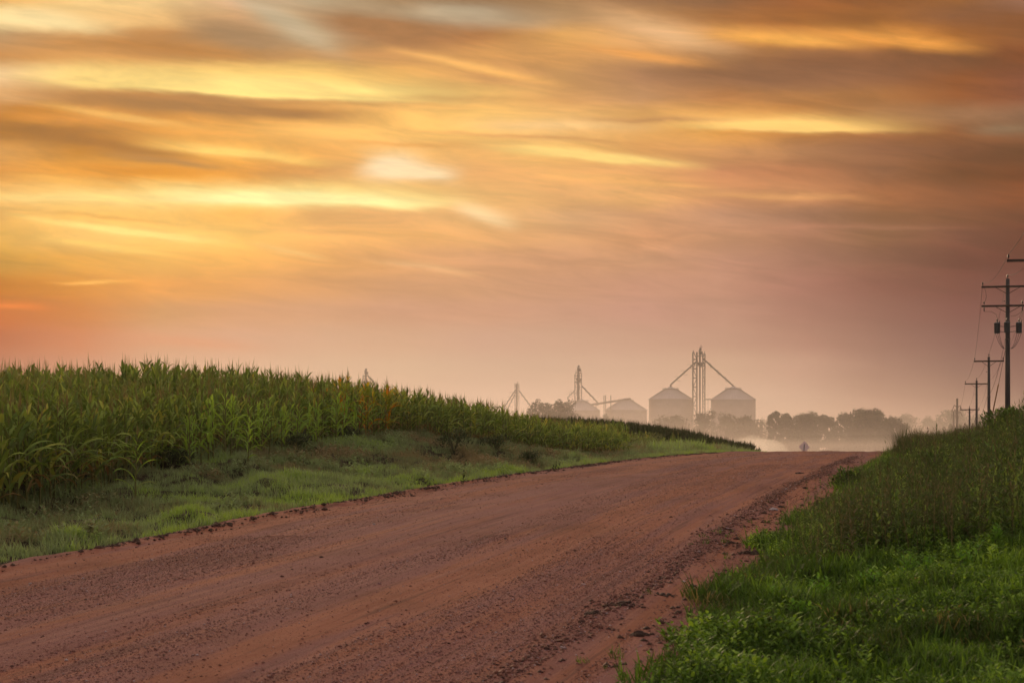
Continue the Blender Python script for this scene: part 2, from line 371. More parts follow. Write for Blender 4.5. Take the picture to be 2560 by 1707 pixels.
def groundz(X, Y, sink=False):
    X = np.asarray(X, float); Y = np.asarray(Y, float)
    near = tps(X, Y) + EYE
    rzv = roadz(Y)
    d = np.maximum(np.abs(X-XC)-RW, 0)
    z = rzv*(1-ss(d, 0.0, 0.6)) + near*ss(d, 0.0, 0.6)
    far = EYE + np.interp(Y, [-3000,0,200,300,450,3000,9000], [-2,-2,-3,-7.5,-9.5,-10,-10]) + np.clip(-X-60,0,400)*.004
    w = np.maximum(ss(np.abs(X+15), 42, 80), ss(Y, 195, 255)); w = np.maximum(w, ss(-Y, 5, 40))
    z = z*(1-w) + far*w
    out = ss(d, 0.05, 0.8)
    left = ss(-X, 10.9, 12.2)
    z = z + out*left*(fbm(X*1.1+Y*.35, Y*.42-X*.3, 63)-.5)*.55*(1-ss(Y,70,95)*.6)
    right = ss(X, -2, -1)*(1-ss(Y, 60, 90))
    z = z + out*right*(fbm(X*1.4, Y*.9, 73)-.5)*.28
    z = z + out*(fbm(X*.9, Y*.7, 3)-.5)*.22 + out*(fbm(X*3.1, Y*2.6, 9)-.5)*.10
    if sink: z = z - (1-ss(d, -0.0, 0.12))*0.06
    return z
def grid_mesh(name, xs, ys, zf, mat, smooth_=True):
    GX, GY = np.meshgrid(xs, ys); Z = zf(GX, GY); nx, ny = len(xs), len(ys)
    V = np.stack([GX.ravel(), GY.ravel(), Z.ravel()], 1)
    i = np.arange((ny-1)*(nx-1)); r_, c_ = i//(nx-1), i%(nx-1); a = r_*nx+c_
    return mesh_np(name, V, np.stack([a, a+1, a+nx+1, a+nx], 1), mat, smooth_=smooth_)

# soil / ground material
m, t, o = newmat('soil_and_turf'); p = objcoord(t, True)
n1 = noise(p, 0.8, 5.0, 0.6); n2 = noise(p, 14.0, 4.0, 0.6)
c = mixc(smooth(n1, 0.35, 0.65), (0.030,0.034,0.013,1), (0.050,0.036,0.022,1)); c = mixc(smooth(n2, 0.4, 0.7), c, (0.035,0.030,0.016,1))
b = principled(t, c, 0.95, 0, 0.1, n2, 0.8, 0.05); t.links.new(b.outputs[0], o.inputs[0]); MAT_SOIL = m
# red gravel road material
m, t, o = newmat('red_gravel'); p = objcoord(t, True)
streak = noise(mapv(t, p, (1.25, 0.02, 1)), 1.0, 3.0, 0.55)
streak2 = noise(mapv(t, p, (3.6, 0.16, 1)), 1.0, 4.0, 0.65)
pat = noise(mapv(t, p, (0.6, 0.35, 1)), 1.0, 5.0, 0.6)
g1 = noise(p, 38.0, 3.0, 0.7); g2 = noise(p, 110.0, 2.0, 0.7)
vo = t.nodes.new('ShaderNodeTexVoronoi'); plug(p, vo.inputs['Vector']); vo.inputs['Scale'].default_value = 26.0; vcol = E(vo.outputs['Color']); vd = E(vo.outputs['Distance'])
band = smooth(streak*0.6 + streak2*0.4, 0.43, 0.57)
c = mixc(band, (0.285,0.115,0.074,1), (0.232,0.106,0.096,1))
c = mixc(smooth(pat, 0.42, 0.72, 0.0, 0.45), c, (0.13,0.046,0.026,1))
bw = t.nodes.new('ShaderNodeRGBToBW'); plug(vcol, bw.inputs[0]); vb = E(bw.outputs[0])
c = mixc(smooth(vb, 0.60, 0.80, 0.0, 0.55)*smooth(vd, 0.35, 0.15)*band, c, (0.24,0.15,0.15,1))
c = mixc(smooth(g1, 0.60, 0.74, 0.0, 0.75), c, (0.06,0.024,0.018,1))
c = mixc(smooth(g2, 0.62, 0.75, 0.0, 0.5), c, (0.30,0.17,0.14,1))
hgt = g1*0.6 + g2*0.3 + smooth(vd, 0.5, 0.0)*0.7*band
mid = noise(mapv(t, p, (5.0, 2.2, 1)), 1.0, 5.0, 0.65)
hgt = hgt + mid*2.2
trk = noise(mapv(t, p, (11.0, 0.13, 1)), 1.0, 4.0, 0.7)
c = mixc(smooth(trk, 0.54, 0.66, 0.0, 0.6), c, (0.11,0.050,0.042,1))
c = mixc(smooth(trk, 0.46, 0.34, 0.0, 0.4), c, (0.34,0.165,0.115,1))
b = principled(t, c, 1.0, 0, 0.02, hgt+trk*1.2, 0.7, 0.02); t.links.new(b.outputs[0], o.inputs[0]); MAT_ROAD = m

def roadsurf(X, Y):
    u = (X-XC)/RW
    z = roadz(Y) + 0.05*(1-u*u)
    z = z + (fbm(X*1.7, Y*.05, 21)-.5)*.07 + (fbm(X*5.0+Y*.1, Y*.35, 25)-.5)*.02 + (fbm(X*2.2, Y*1.1, 31)-.5)*.012
    # windrows and ruts that run along the road
    for xc, wd, h in ((-2.95,.22,.045),(-3.6,.25,-.03),(-4.9,.3,-.02),(-8.2,.3,-.02),(-9.7,.3,-.02),(-10.85,.16,.05)):
        z = z + h*np.exp(-((X-xc+.25*(fbm(Y*.06, Y*0+xc, 40)-.5))/wd)**2)*(.5+fbm(Y*.25, Y*0+xc*3, 44))
    return z - ss(np.abs(u), .96, 1.0)*.02 + .004
xs = np.concatenate([-np.geomspace(3500, 66, 18), np.arange(-62, -20, .6), np.arange(-20, 6, .28), np.arange(6, 34, .8), np.geomspace(36, 3500, 20)])
ys = np.concatenate([-np.geomspace(2500, 16, 10), np.arange(-12, 8, 1.), np.arange(8, 130, .4), np.arange(130, 260, 1.2), np.geomspace(262, 9000, 28)])
go_ = grid_mesh('ground', xs, ys, lambda X, Y: groundz(X, Y, True), MAT_SOIL); tag(go_, kind='structure')
xs = np.linspace(XL, XR, 130); ys = np.concatenate([np.arange(-12, 10, .5), np.arange(10, 50, .1), np.arange(50, 130, .25), np.arange(130, 330, 1.)])
def road_edge(X, Y):
    return roadsurf(X, Y)
rd = grid_mesh('road', xs, ys, road_edge, MAT_ROAD); tag(rd, kind='structure')
# ragged edges: shift the outermost road vertices
me = rd.data; co = np.empty(len(me.vertices)*3, dtype=np.float32); me.vertices.foreach_get('co', co); co = co.reshape(-1,3)
u = np.abs(co[:,0]-XC)/RW; k = ss(u, .75, 1.0); sg = np.sign(co[:,0]-XC)
co[:,0] += sg*k*((fbm(co[:,1]*.5, co[:,1]*0+sg*7, 51)-.5)*.55 + (fbm(co[:,1]*2.3, co[:,1]*0+sg*9, 55)-.5)*.3 + .1)
me.vertices.foreach_set('co', co.ravel()); me.update()

# ================================================================== vegetation builders
def strip(base, azm, L, w, e0, droop, nseg, twist=0.0, fold=0.0, wp=0.35):
    """a leaf as a ribbon; returns verts (nseg+1)*(2 or 3) and quads"""
    t = np.linspace(0, 1, nseg+1); ang = e0 - droop*t**1.4; ds = L/nseg
    r_ = np.concatenate([[0], np.cumsum(np.cos(ang[:-1])*ds)]); z_ = np.concatenate([[0], np.cumsum(np.sin(ang[:-1])*ds)])
    wd = w*np.clip(np.minimum(0.55+t/wp*0.45, 1.0)*(1-np.clip((t-wp)/(1-wp), 0, 1)**1.6), 0.03, 1)*0.5
    ca, sa = math.cos(azm), math.sin(azm); tw = twist*t
    sx, sy, sz = -sa*np.cos(tw), ca*np.cos(tw), np.sin(tw)
    cx = base[0]+r_*ca; cy = base[1]+r_*sa; cz = base[2]+z_
    Lf = np.stack([cx+sx*wd, cy+sy*wd, cz+sz*wd], 1); Rt = np.stack([cx-sx*wd, cy-sy*wd, cz-sz*wd], 1)
    if fold:
        Mi = np.stack([cx, cy, cz-fold*wd], 1); V = np.stack([Lf, Mi, Rt], 1).reshape(-1,3); q = []
        for i in range(nseg):
            a = 3*i; q += [(a,a+1,a+4,a+3),(a+1,a+2,a+5,a+4)]
    else:
        V = np.stack([Lf, Rt], 1).reshape(-1,3); q = [(2*i,2*i+1,2*i+3,2*i+2) for i in range(nseg)]
    return V, np.array(q)
class Acc:
    def __init__(s): s.V=[]; s.Q=[]; s.T=[]; s.n=0
    def add(s, V, Q, tint):
        s.V.append(V); s.Q.append(Q+s.n); s.T.append(np.full(len(V), tint) if np.isscalar(tint) else tint); s.n += len(V)
    def get(s): return np.concatenate(s.V), np.concatenate(s.Q), np.concatenate(s.T)
def np_tube(pts, r, n=5):
    mb = MB(); mb.tube(pts, r, n, cap=False); return np.array([tuple(v) for v in mb.v]), np.array(mb.f)
def corn_parts(rnd, H=2.25, full=True, nleaf=13, dry=0.0):
    """stalk, leaves, tassel (and ear) of one corn plant as arrays"""
    out = {}
    lean = (rnd.uniform(-.06,.06), rnd.uniform(-.06,.06))
    top = H*0.90
    pts = [(lean[0]*k*k, lean[1]*k*k, top*k) for k in (0,.35,.7,1.0)]
    a = Acc(); V, Q = np_tube(pts, [.021,.019,.013,.006], 5 if full else 3); a.add(V, Q, .35+.2*rnd.random()); out['stalk'] = a.get()
    a = Acc(); pl = rnd.uniform(0, math.pi); z0 = .17 if full else .42
    for i in range(nleaf):
        k = z0 + (1.0-z0)*i/(nleaf-1); z = top*k*.97
        azm = pl + (i%2)*math.pi + rnd.uniform(-.55,.55)
        L = (0.55+.5*math.sin(math.pi*min(k*1.05,1.0)**.8))*(1-.42*max(0,k-.6)/.4)*rnd.uniform(.8,1.1)*(H/2.25)
        e0 = R(rnd.uniform(58,78) if k > .55 else rnd.uniform(38,65)); dr = rnd.uniform(1.0,2.3) if k < .8 else rnd.uniform(.4,1.3)
        low = max(0, .33-k)
        tint = np.clip(rnd.uniform(.26,.80) - low*1.2*rnd.random() + (dry if rnd.random() < .5 else 0), 0, 1)
        if k < .3 and rnd.random() < .5: tint = .06; dr = 2.6
        V, Q = strip((lean[0]*k*k, lean[1]*k*k, z), azm, L, rnd.uniform(.082,.120)*(H/2.25), e0, dr, 6 if full else 3, rnd.uniform(-.9,.9), .35 if full else 0)
        a.add(V, Q, tint)
    out['leaves'] = a.get()
    a = Acc(); bx = (lean[0], lean[1], top)
    V, Q = strip(bx, rnd.uniform(0,6.28), H*.21, .020, R(88), .1, 2); a.add(V, Q, .5)
    for i in range(7 if full else 4):
        V, Q = strip((bx[0], bx[1], top+.02*i), i*2.4+rnd.random(), H*rnd.uniform(.07,.12), .012, R(rnd.uniform(55,80)), rnd.uniform(.0,.5), 2); a.add(V, Q, rnd.uniform(.2,.8))
    out['tassel'] = a.get()
    if full:
        a = Acc(); k = .48; azm = pl+1.2; d = (math.cos(azm), math.sin(azm))
        for h_, zf in ((0, .47),):
            z = top*zf; p0 = Vector((d[0]*.02, d[1]*.02, z)); dr = Vector((d[0]*.38, d[1]*.38, .92))
            V, Q = np_tube([p0, p0+dr*.05, p0+dr*.12, p0+dr*.2, p0+dr*.25], [.012,.028,.03,.02,.004], 6); a.add(V, Q, .8)
        V, Q = strip(tuple(p0+dr*.24), azm, .07, .03, R(60), 2.2, 3); a.add(V, Q, .0)
        out['ear'] = a.get()
    return out

MAT_CORN = leafmat('corn_leaf', [(0.0,(0.30,0.19,0.07,1)),(0.12,(0.20,0.19,0.06,1)),(0.35,(0.105,0.165,0.038,1)),(0.7,(0.28,0.375,0.080,1)),(0.9,(0.48,0.42,0.08,1)),(1.0,(0.58,0.32,0.06,1))], 0.28, 0.5, 0.16)
MAT_CORNB = leafmat('young_corn_leaf', [(0.0,(0.24,0.25,0.08,1)),(0.3,(0.20,0.33,0.06,1)),(1.0,(0.32,0.48,0.08,1))], 0.45, 0.45, 0.2)
MAT_CORNY = leafmat('yellowing_corn_leaf', [(0.0,(0.28,0.14,0.05,1)),(0.3,(0.15,0.21,0.035,1)),(0.62,(0.24,0.28,0.04,1)),(0.85,(0.48,0.38,0.05,1)),(1.0,(0.55,0.27,0.04,1))], 0.4, 0.5, 0.3)
MAT_STALK = leafmat('corn_stalk', [(0,(0.10,0.10,0.03,1)),(1,(0.16,0.16,0.05,1))], 0.0, 0.6)
MAT_STALKR = leafmat('reddish_corn_stalk', [(0,(0.28,0.12,0.04,1)),(1,(0.34,0.16,0.05,1))], 0.0, 0.6)
MAT_TASSEL = leafmat('corn_tassel', [(0,(0.14,0.11,0.04,1)),(1,(0.26,0.20,0.08,1))], 0.2, 0.7)
MAT_EAR = leafmat('corn_ear', [(0,(0.20,0.09,0.04,1)),(.5,(0.12,0.16,0.05,1)),(1,(0.30,0.28,0.14,1))], 0.1, 0.6)

ey = np.array([e[0] for e in EDGE]); ex = np.array([e[1] for e in EDGE])
def edgeX(Y): return np.interp(Y, ey, ex)

# prototypes for the individual plants
def make_protos(tag_, n, **kw):
    L_ = []
    for i in range(n):
        parts = corn_parts(random.Random(100+i+hash(tag_) % 1 + len(tag_)*31), **kw); L_.append(parts)
    return L_
def meshes_from(parts, mats):
    out = {}
    for k, (V, Q, T) in parts.items():
        o = mesh_np(k, V, Q, mats[k], attrs={'tint': T}, smooth_=True); out[k] = o.data; bpy.data.objects.remove(o)
    return out
mG = dict(stalk=MAT_STALK, leaves=MAT_CORN, tassel=MAT_TASSEL, ear=MAT_EAR)
mB = dict(stalk=MAT_STALK, leaves=MAT_CORNB, tassel=MAT_TASSEL, ear=MAT_EAR)
mY = dict(stalk=MAT_STALKR, leaves=MAT_CORNY, tassel=MAT_TASSEL, ear=MAT_EAR)
PG = [meshes_from(p, mG) for p in make_protos('green', 10)]
PB_ = [meshes_from({k: v for k, v in p.items() if k != 'ear'}, mB) for p in make_protos('short', 5, H=1.55, nleaf=10)]
PY_ = [meshes_from(p, mY) for p in make_protos('yellowing', 6, dry=.28)]
def plant(protos, x, y, s, label, group):
    z = float(groundz(np.array([x]), np.array([y]))[0]) - .02
    r_ = empty('corn_plant', (x, y, z), random.uniform(0, 6.28), s)
    r_.rotation_euler = (random.uniform(-.05,.05), random.uniform(-.05,.05), random.uniform(0,6.28))
    tag(r_, label, 'corn plant', group)
    for k, me in random.choice(protos).items():
        o = bpy.data.objects.new(k, me); COL.objects.link(o); o.parent = r_
    return r_
nplant = 0
# first row: follows the edge of the field
Y = 29.5
while Y < 85.0 and nplant < 262:
    x = float(edgeX(Y)) + random.gauss(0, .08)
    px, _ = project(x, Y, EYE)
    if -20 < px:
        yl = np.exp(-((px-930)/95)**2)
        if 455 < px < 870 and random.random() < .15: pass
        elif random.random() < yl*.75:
            plant(PY_, x, Y, random.uniform(.72,.88), 'yellowing corn plant with orange leaves in the rusty patch of the field edge', 'yellowing corn plants in the rusty patch')
            nplant += 1
        else:
            plant(PG, x, Y, random.uniform(.78,.95)*float(np.interp(Y,[31,44,60,70,80,86],[1.0,.80,.80,.80,.70,.62])), 'tall green corn plant in the front row along the grassy bank', 'green corn plants of the front row'); nplant += 1
    Y += random.uniform(.17,.25)
for i in range(46):
    Y = 41 + i*.4 + random.uniform(-.15,.15); x = float(edgeX(Y)) + random.uniform(.35,.8)
    plant(PB_, x, Y, random.uniform(.75,1.1), 'short bright green corn plant in front of the first tall row', 'short bright corn plants before the front row'); nplant += 1
for x, y, s, lb in ((-14.9,33.5,.95,'short broad leaved corn plant on the grass at the left end of the field'),(-15.9,42.2,.75,'small lone corn plant standing on the upper bank before the tall rows')):
    plant(PB_, x, y, s, lb, None); nplant += 1

# the rest of the corn as one object
def replicate(protos, X, Y, Z, S, rot=None, tilt=.05, tshift=None, idx=None):
    Vs, Qs, Ts, Ms = [], [], [], []; n0 = 0
    idx = rng.integers(0, len(protos), len(X)) if idx is None else idx
    rot = rng.uniform(0, 6.283, len(X)) if rot is None else rot
    for k, (V, Q, T) in enumerate(protos):
        s = np.where(idx == k)[0]
        if not len(s): continue
        c, sn = np.cos(rot[s])[:,None], np.sin(rot[s])[:,None]; sc = S[s][:,None]
        x = (V[None,:,0]*c - V[None,:,1]*sn)*sc; y = (V[None,:,0]*sn + V[None,:,1]*c)*sc; z = V[None,:,2]*sc
        tx = rng.normal(0, tilt, len(s))[:,None]; ty = rng.normal(0, tilt, len(s))[:,None]
        x = x + z*tx; y = y + z*ty
        W = np.stack([x+X[s][:,None], y+Y[s][:,None], z+Z[s][:,None]], 2).reshape(-1,3)
        Qq = (Q[None] + (np.arange(len(s))*len(V))[:,None,None]).reshape(-1, Q.shape[1]) + n0
        tt = np.tile(T, len(s)) if tshift is None else (T[None]+tshift[s][:,None]).ravel()
        Vs.append(W); Qs.append(Qq); Ts.append(tt); n0 += len(W)
    return np.concatenate(Vs), np.concatenate(Qs), np.concatenate(Ts)
def merged(parts):
    a = Acc()
    for k, (V, Q, T) in parts.items():
        if k == 'tassel': T = T*0+.17+.1*T
        if k == 'stalk': T = T*0+.22
        if k == 'ear': T = T*0+.2
        a.add(V, Q, T)
    return a.get()
FP = [merged(corn_parts(random.Random(300+i))) for i in range(8)]
IP = [merged(corn_parts(random.Random(400+i), full=False, nleaf=10)) for i in range(8)]
def field_pts(x0, x1, y0, y1, dens, inside):
    n = int((x1-x0)*(y1-y0)*dens); X = rng.uniform(x0, x1, n); Yy = rng.uniform(y0, y1, n)
    k = inside(X, Yy); X, Yy = X[k], Yy[k]
    px, _ = project(X, Yy, EYE); k = (px > -1300) & (px < 2700); return X[k], Yy[k]
fv = []; groups_ = []
def edge_d(X, Y): return edgeX(Y) - X
Xf, Yf = field_pts(-22, -13, 14, 88, 7.5, lambda X, Y: (edge_d(X,Y) > .45) & (edge_d(X,Y) < 2.4) & (Y < 85.5))
zf = groundz(Xf, Yf); shr = np.interp(Yf,[31,44,60,70,80,86],[1,.82,.84,.84,.72,.66])*np.interp(edge_d(Xf,Yf),[0,2.5],[.97,1.06])
A1 = replicate(FP, Xf, Yf, zf, rng.uniform(.78,.96,len(Xf))*shr, tshift=rng.normal(0,.05,len(Xf)) + np.where((np.abs(project(Xf,Yf,EYE)[0]-930) < 110) & (rng.random(len(Xf)) < .25), .35, 0))
Xf, Yf = field_pts(-62, -13, 14, 104, 3.6, lambda X, Y: (edge_d(X,Y) >= 2.4) & (Y < 100))
zf = groundz(Xf, Yf); shr = np.interp(Yf,[45,70],[1,.93])
A2 = replicate(IP, Xf, Yf, zf, rng.uniform(.80,.93,len(Xf))*shr, tshift=rng.normal(.04,.06,len(Xf)))
# a farther block beyond the grassy gap and the dark block by the crest
Xf, Yf = field_pts(-34, -15.5, 112, 134, 4.0, lambda X, Y: (X < -16.0-(Y-112)*.12+(fbm(X*.4,Y*.4,93)-.5)*5) & (rng.random(len(X)) < ss(fbm(X*.35,Y*.3,94),.4,.6)*.7))
A3 = replicate(IP, Xf, Yf, groundz(Xf, Yf), rng.uniform(.30,.62,len(Xf))*(.5+.9*fbm(Xf*.35,Yf*.3,95)), tshift=rng.normal(.0,.14,len(Xf))+(fbm(Xf*.3,Yf*.3,96)-.5)*.6)
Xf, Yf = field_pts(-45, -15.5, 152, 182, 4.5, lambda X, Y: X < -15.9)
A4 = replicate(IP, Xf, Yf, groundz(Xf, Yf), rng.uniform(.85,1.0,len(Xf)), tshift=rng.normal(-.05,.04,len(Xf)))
MAT_DCORN = leafmat('dark_corn_leaf', [(0.0,(0.05,0.045,0.018,1)),(0.5,(0.040,0.062,0.016,1)),(1.0,(0.07,0.10,0.025,1))], 0.15, 0.6)  # darker leaf colours of the separate corn block by the crest
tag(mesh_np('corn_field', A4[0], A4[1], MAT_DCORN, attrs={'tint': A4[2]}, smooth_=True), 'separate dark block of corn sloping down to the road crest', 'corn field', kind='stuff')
V = []; Q = []; T = []; n0 = 0
for a in (A1, A2, A3): V.append(a[0]); Q.append(a[1]+n0); T.append(a[2]); n0 += len(a[0])
cf = mesh_np('corn_field', np.concatenate(V), np.concatenate(Q), MAT_CORN, attrs={'tint': np.concatenate(T)}, smooth_=True)
tag(cf, 'green tasselled corn standing in deep rows over the hill behind the front row', 'corn field', kind='stuff')
print('corn faces', n0, 'plants', nplant)

# ------------------------------------------------------------------ grasses
def tuft(rnd, nb, h, w, spread, seg=2, lean=.5, t0=.3, t1=.7):
    a = Acc()
    for i in range(nb):
        an = rnd.uniform(0, 6.283); r_ = spread*math.sqrt(rnd.random()); L = h*rnd.uniform(.6,1.15)
        V, Q = strip((r_*math.cos(an), r_*math.sin(an), -.01), rnd.uniform(0,6.283), L, w, R(rnd.uniform(60,89)), rnd.uniform(.2,1.6)*lean*2, seg, 0, 0, .2)
        a.add(V, Q, rnd.uniform(t0,t1))
    return a.get()
def broad(rnd, n, h, lw, ll):
    """low leafy plant: stem with oval leaves"""
    a = Acc()
    for i in range(n):
        k = i/max(1, n-1); azm = i*2.4 + rnd.uniform(-.4,.4)
        V, Q = strip((0,0,h*k*.9), azm, ll*(1.1-.55*k), lw*(1.1-.5*k), R(rnd.uniform(15,55)), rnd.uniform(.4,1.2), 3, rnd.uniform(-.4,.4), 0, .45)
        a.add(V, Q, rnd.uniform(.45,.9))
    return a.get()
def seedweed(rnd, h, n=9, lf=.05):
    """wiry stem with small leaves and seed heads"""
    a = Acc(); az0 = rnd.uniform(0,6.28)
    V, Q = strip((0,0,0), az0, h, .007, R(87), rnd.uniform(0,.25), 3, 0, 0, .2); a.add(V, Q, .25)
    for i in range(n):
        k = .25+.75*i/(n-1); V, Q = strip((math.cos(az0)*.02*k, math.sin(az0)*.02*k, h*k*.97), rnd.uniform(0,6.28), lf*rnd.uniform(.7,1.6), lf*.45, R(rnd.uniform(10,70)), rnd.uniform(0,1.2), 1, 0, 0, .5)
        a.add(V, Q, rnd.uniform(.0,.75))
    return a.get()
MAT_LUSH = leafmat('lush_grass', [(0,(0.24,0.20,0.07,1)),(.1,(0.05,0.075,0.02,1)),(.35,(0.050,0.100,0.018,1)),(.6,(0.100,0.195,0.030,1)),(.8,(0.17,0.30,0.045,1)),(1,(0.27,0.42,0.07,1))], .35, .45)
MAT_BANK = leafmat('bank_grass', [(0,(0.27,0.22,0.11,1)),(.2,(0.21,0.20,0.09,1)),(.4,(0.19,0.235,0.105,1)),(.7,(0.26,0.35,0.145,1)),(1,(0.28,0.42,0.085,1))], .3, .6)
MAT_WEED = leafmat('dry_weed', [(0,(0.15,0.125,0.060,1)),(.2,(0.070,0.074,0.030,1)),(.55,(0.044,0.074,0.022,1)),(.85,(0.085,0.145,0.035,1)),(1,(0.19,0.27,0.06,1))], .3, .6)
def scatter(x0, x1, y0, y1, dens, f=None, margin=450, ypix=None):
    n = int((x1-x0)*(y1-y0)*dens); X = rng.uniform(x0,x1,n); Y = rng.uniform(y0,y1,n)
    if f is not None: k = rng.random(n) < f(X,Y); X, Y = X[k], Y[k]
    px, _ = project(X, Y, EYE); k = (px > -margin*(2.6 if margin > 100 else 1)) & (px < 2560+margin) & (depth(X,Y) > 6); return X[k], Y[k]
def cat3(L_):
    V=[];Q=[];T=[];n0=0
    for a in L_: V.append(a[0]); Q.append(a[1]+n0); T.append(a[2]); n0 += len(a[0])
    return np.concatenate(V), np.concatenate(Q), np.concatenate(T)
# left bank
TB = [tuft(random.Random(i), 11, .17, .013, .09, 2, .8) for i in range(8)]
def leftmask(X, Y):
    d = XL-.12+(fbm(Y*.8, Y*0+3, 77, 4)-.5)*.8 - X
    return ((d > 0) & (X > edgeX(Y)-.8))*1.0
def bank_tint(X, Y):
    n = fbm(X*.5, Y*.28, 5); n2 = fbm(X*1.6, Y*.9, 8); px, _ = project(X, Y, EYE)
    dry = ss(px, 900, 1050)*(1-ss(px, 1330, 1520))*ss(XL-X, 1.3, 2.2)*.9
    t_ = .0 + (n-.5)*1.3 + (n2-.5)*.9 - dry*.30
    road = np.exp(-((XL-X)/.9)**2)*.28
    return t_ + road
X, Y = scatter(-21, XL+.2, 9, 60, 46, leftmask); S = rng.uniform(.6,1.25,len(X))*(.3+1.4*fbm(X*.9,Y*.6,13))
L1 = replicate(TB, X, Y, groundz(X,Y), S, tilt=.15, tshift=bank_tint(X,Y))
X, Y = scatter(-20, XL+.2, 60, 150, 30, lambda X, Y: np.where(Y < 86, leftmask(X,Y), (XL-X > .1)*1.0)); S = rng.uniform(.8,1.6,len(X))
L2 = replicate(TB, X, Y, groundz(X,Y), S, tilt=.15, tshift=bank_tint(X,Y))
X, Y = scatter(-42, -11, 86, 165, 14, lambda X, Y: (XL-X > 2)*1.0); S = rng.uniform(1.3,3.2,len(X))*(.5+1.3*fbm(X*.35,Y*.3,15))*np.where(X < -13.5, 1.35, 1.0)
L3 = replicate(TB, X, Y, groundz(X,Y), S, tilt=.15, tshift=bank_tint(X,Y)+.05)
TW = [broad(random.Random(700+i), 8, .16, .05, .10) for i in range(6)]
X, Y = scatter(-21, XL-.5, 16, 92, 16, lambda X, Y: leftmask(X,Y)*ss(fbm(X*.7,Y*.4,66), .40, .6)); S = rng.uniform(.7,1.7,len(X))
L4 = replicate(TW, X, Y, groundz(X,Y), S, tilt=.2, tshift=bank_tint(X,Y)-.25)
V, Q, T = cat3([L1, L2, L3, L4])
tag(mesh_np('bank_grass', V, Q, MAT_BANK, attrs={'tint': T}), 'grey green matted grass covering the bank between road and corn', 'grass', kind='stuff')
print('bank', len(Q))
# right verge
TR = [tuft(random.Random(40+i), 15, .17, .011, .10, 3, 1.0) for i in range(8)]
BR = [broad(random.Random(60+i), 9, .16, .038, .085) for i in range(6)]
def redge(Y): return XR - .12 + (fbm(Y*.5, Y*0+1, 91, 4)-.5)*1.05 + np.interp(Y, [8,16,24,34,60,100], [.3,.12,.0,.25,.45,.5])
rmask = lambda X, Y: ss(X-redge(Y), -.15, .35)
rt = lambda X, Y: (fbm(X*.9, Y*.5, 6)-.5)*.9 + (fbm(X*3, Y*2, 16)-.5)*.7
X, Y = scatter(-3.0, 4.2, 7, 24, 190, rmask); S = rng.uniform(.55,1.3,len(X))*(.25+1.7*fbm(X*1.5,Y*1.1,19))
G1 = replicate(TR, X, Y, groundz(X,Y), S, tilt=.2, tshift=rt(X,Y)-np.exp(-((X-redge(Y))/.35)**2)*.25)
X, Y = scatter(-3.0, 7, 24, 75, 60, rmask); S = rng.uniform(.9,1.7,len(X))*(.6+.9*fbm(X*1.0,Y*.6,19))
G2 = replicate(TR, X, Y, groundz(X,Y), S, tilt=.2, tshift=rt(X,Y)-.02)
X, Y = scatter(-3.0, 12, 75, 150, 22, rmask); S = rng.uniform(1.4,2.8,len(X))
G3 = replicate(TR, X, Y, groundz(X,Y), S, tilt=.2, tshift=rt(X,Y)-.2)
X, Y = scatter(-2.8, 3.6, 8, 26, 230, lambda X, Y: rmask(X,Y)*ss(fbm(X*1.1,Y*.8,23), .34, .58)); S = rng.uniform(.45,1.15,len(X))*(.5+fbm(X*1.5,Y*1.1,29))
G4 = replicate(BR, X, Y, groundz(X,Y)+.02, S, tilt=.2, tshift=rt(X,Y)*.6+rng.normal(-.05,.16,len(X)))
X, Y = scatter(-3.2, -1.6, 11, 30, 9, lambda X, Y: ss(fbm(X*1.6,Y*.9,98), .52, .62)*ss(X-redge(Y), -1.7, -.2)*1.0); S = rng.uniform(.25,.7,len(X))
G5 = replicate(TR, X, Y, np.where(np.abs(X-XC) < RW, roadsurf(X,Y), groundz(X,Y)), S, tilt=.3, tshift=rng.normal(-.15,.15,len(X)))
V, Q, T = cat3([G1,G2,G3,G4,G5])
tag(mesh_np('verge_grass', V, Q, MAT_LUSH, attrs={'tint': T}), 'lush bright green grass and clover on the right hand verge', 'grass', kind='stuff')
print('verge', len(Q))
# tall weeds
WD = [seedweed(random.Random(80+i), .8, 16, .062) for i in range(8)] + [broad(random.Random(180+i), 16, .62, .045, .13) for i in range(4)]
WG = [tuft(random.Random(120+i), 12, .85, .010, .12, 3, .35, .1, .6) for i in range(6)]
def wm_(X, Y):
    a = ss(Y, 20.5, 23)*(1-ss(Y, 44, 52)); return rmask(X-.25, Y)*a*(.5+.5*ss(fbm(X*.5,Y*.35,33), .35, .55))
X, Y = scatter(-2.6, 6, 19, 54, 70, wm_); S = rng.uniform(.5,1.05,len(X))*np.interp(X-redge(Y), [0,.5,1.5], [.5,.8,1.])*(.45+1.1*fbm(X*1.1,Y*.8,37))
W1 = replicate(WD, X, Y, groundz(X,Y), S, tilt=.1, tshift=rt(X,Y)*.9+rng.normal(.12,.22,len(X)))
X, Y = scatter(-2.4, 12, 66, 112, 34, lambda X, Y: ss(X-redge(Y), .4, 1.2)*(.4+.6*ss(fbm(X*.4,Y*.3,35), .35, .6))); S = rng.uniform(.6,1.2,len(X))*(.6+.8*fbm(X*1.0,Y*.4,41))*np.interp(X-redge(Y), [0,.8,1.6], [.6,1.2,1.0])
W2 = replicate(WG, X, Y, groundz(X,Y), S, tilt=.12, tshift=rng.normal(-.1,.12,len(X)))
X, Y = scatter(1.5, 9, 40, 72, 26, lambda X, Y: ss(X, 1.5, 2.6)); S = rng.uniform(.4,.95,len(X))*(.4+1.2*fbm(X*1.2,Y*.5,39))
W3 = replicate(WG, X, Y, groundz(X,Y), S, tilt=.15, tshift=rng.normal(.15,.15,len(X)))
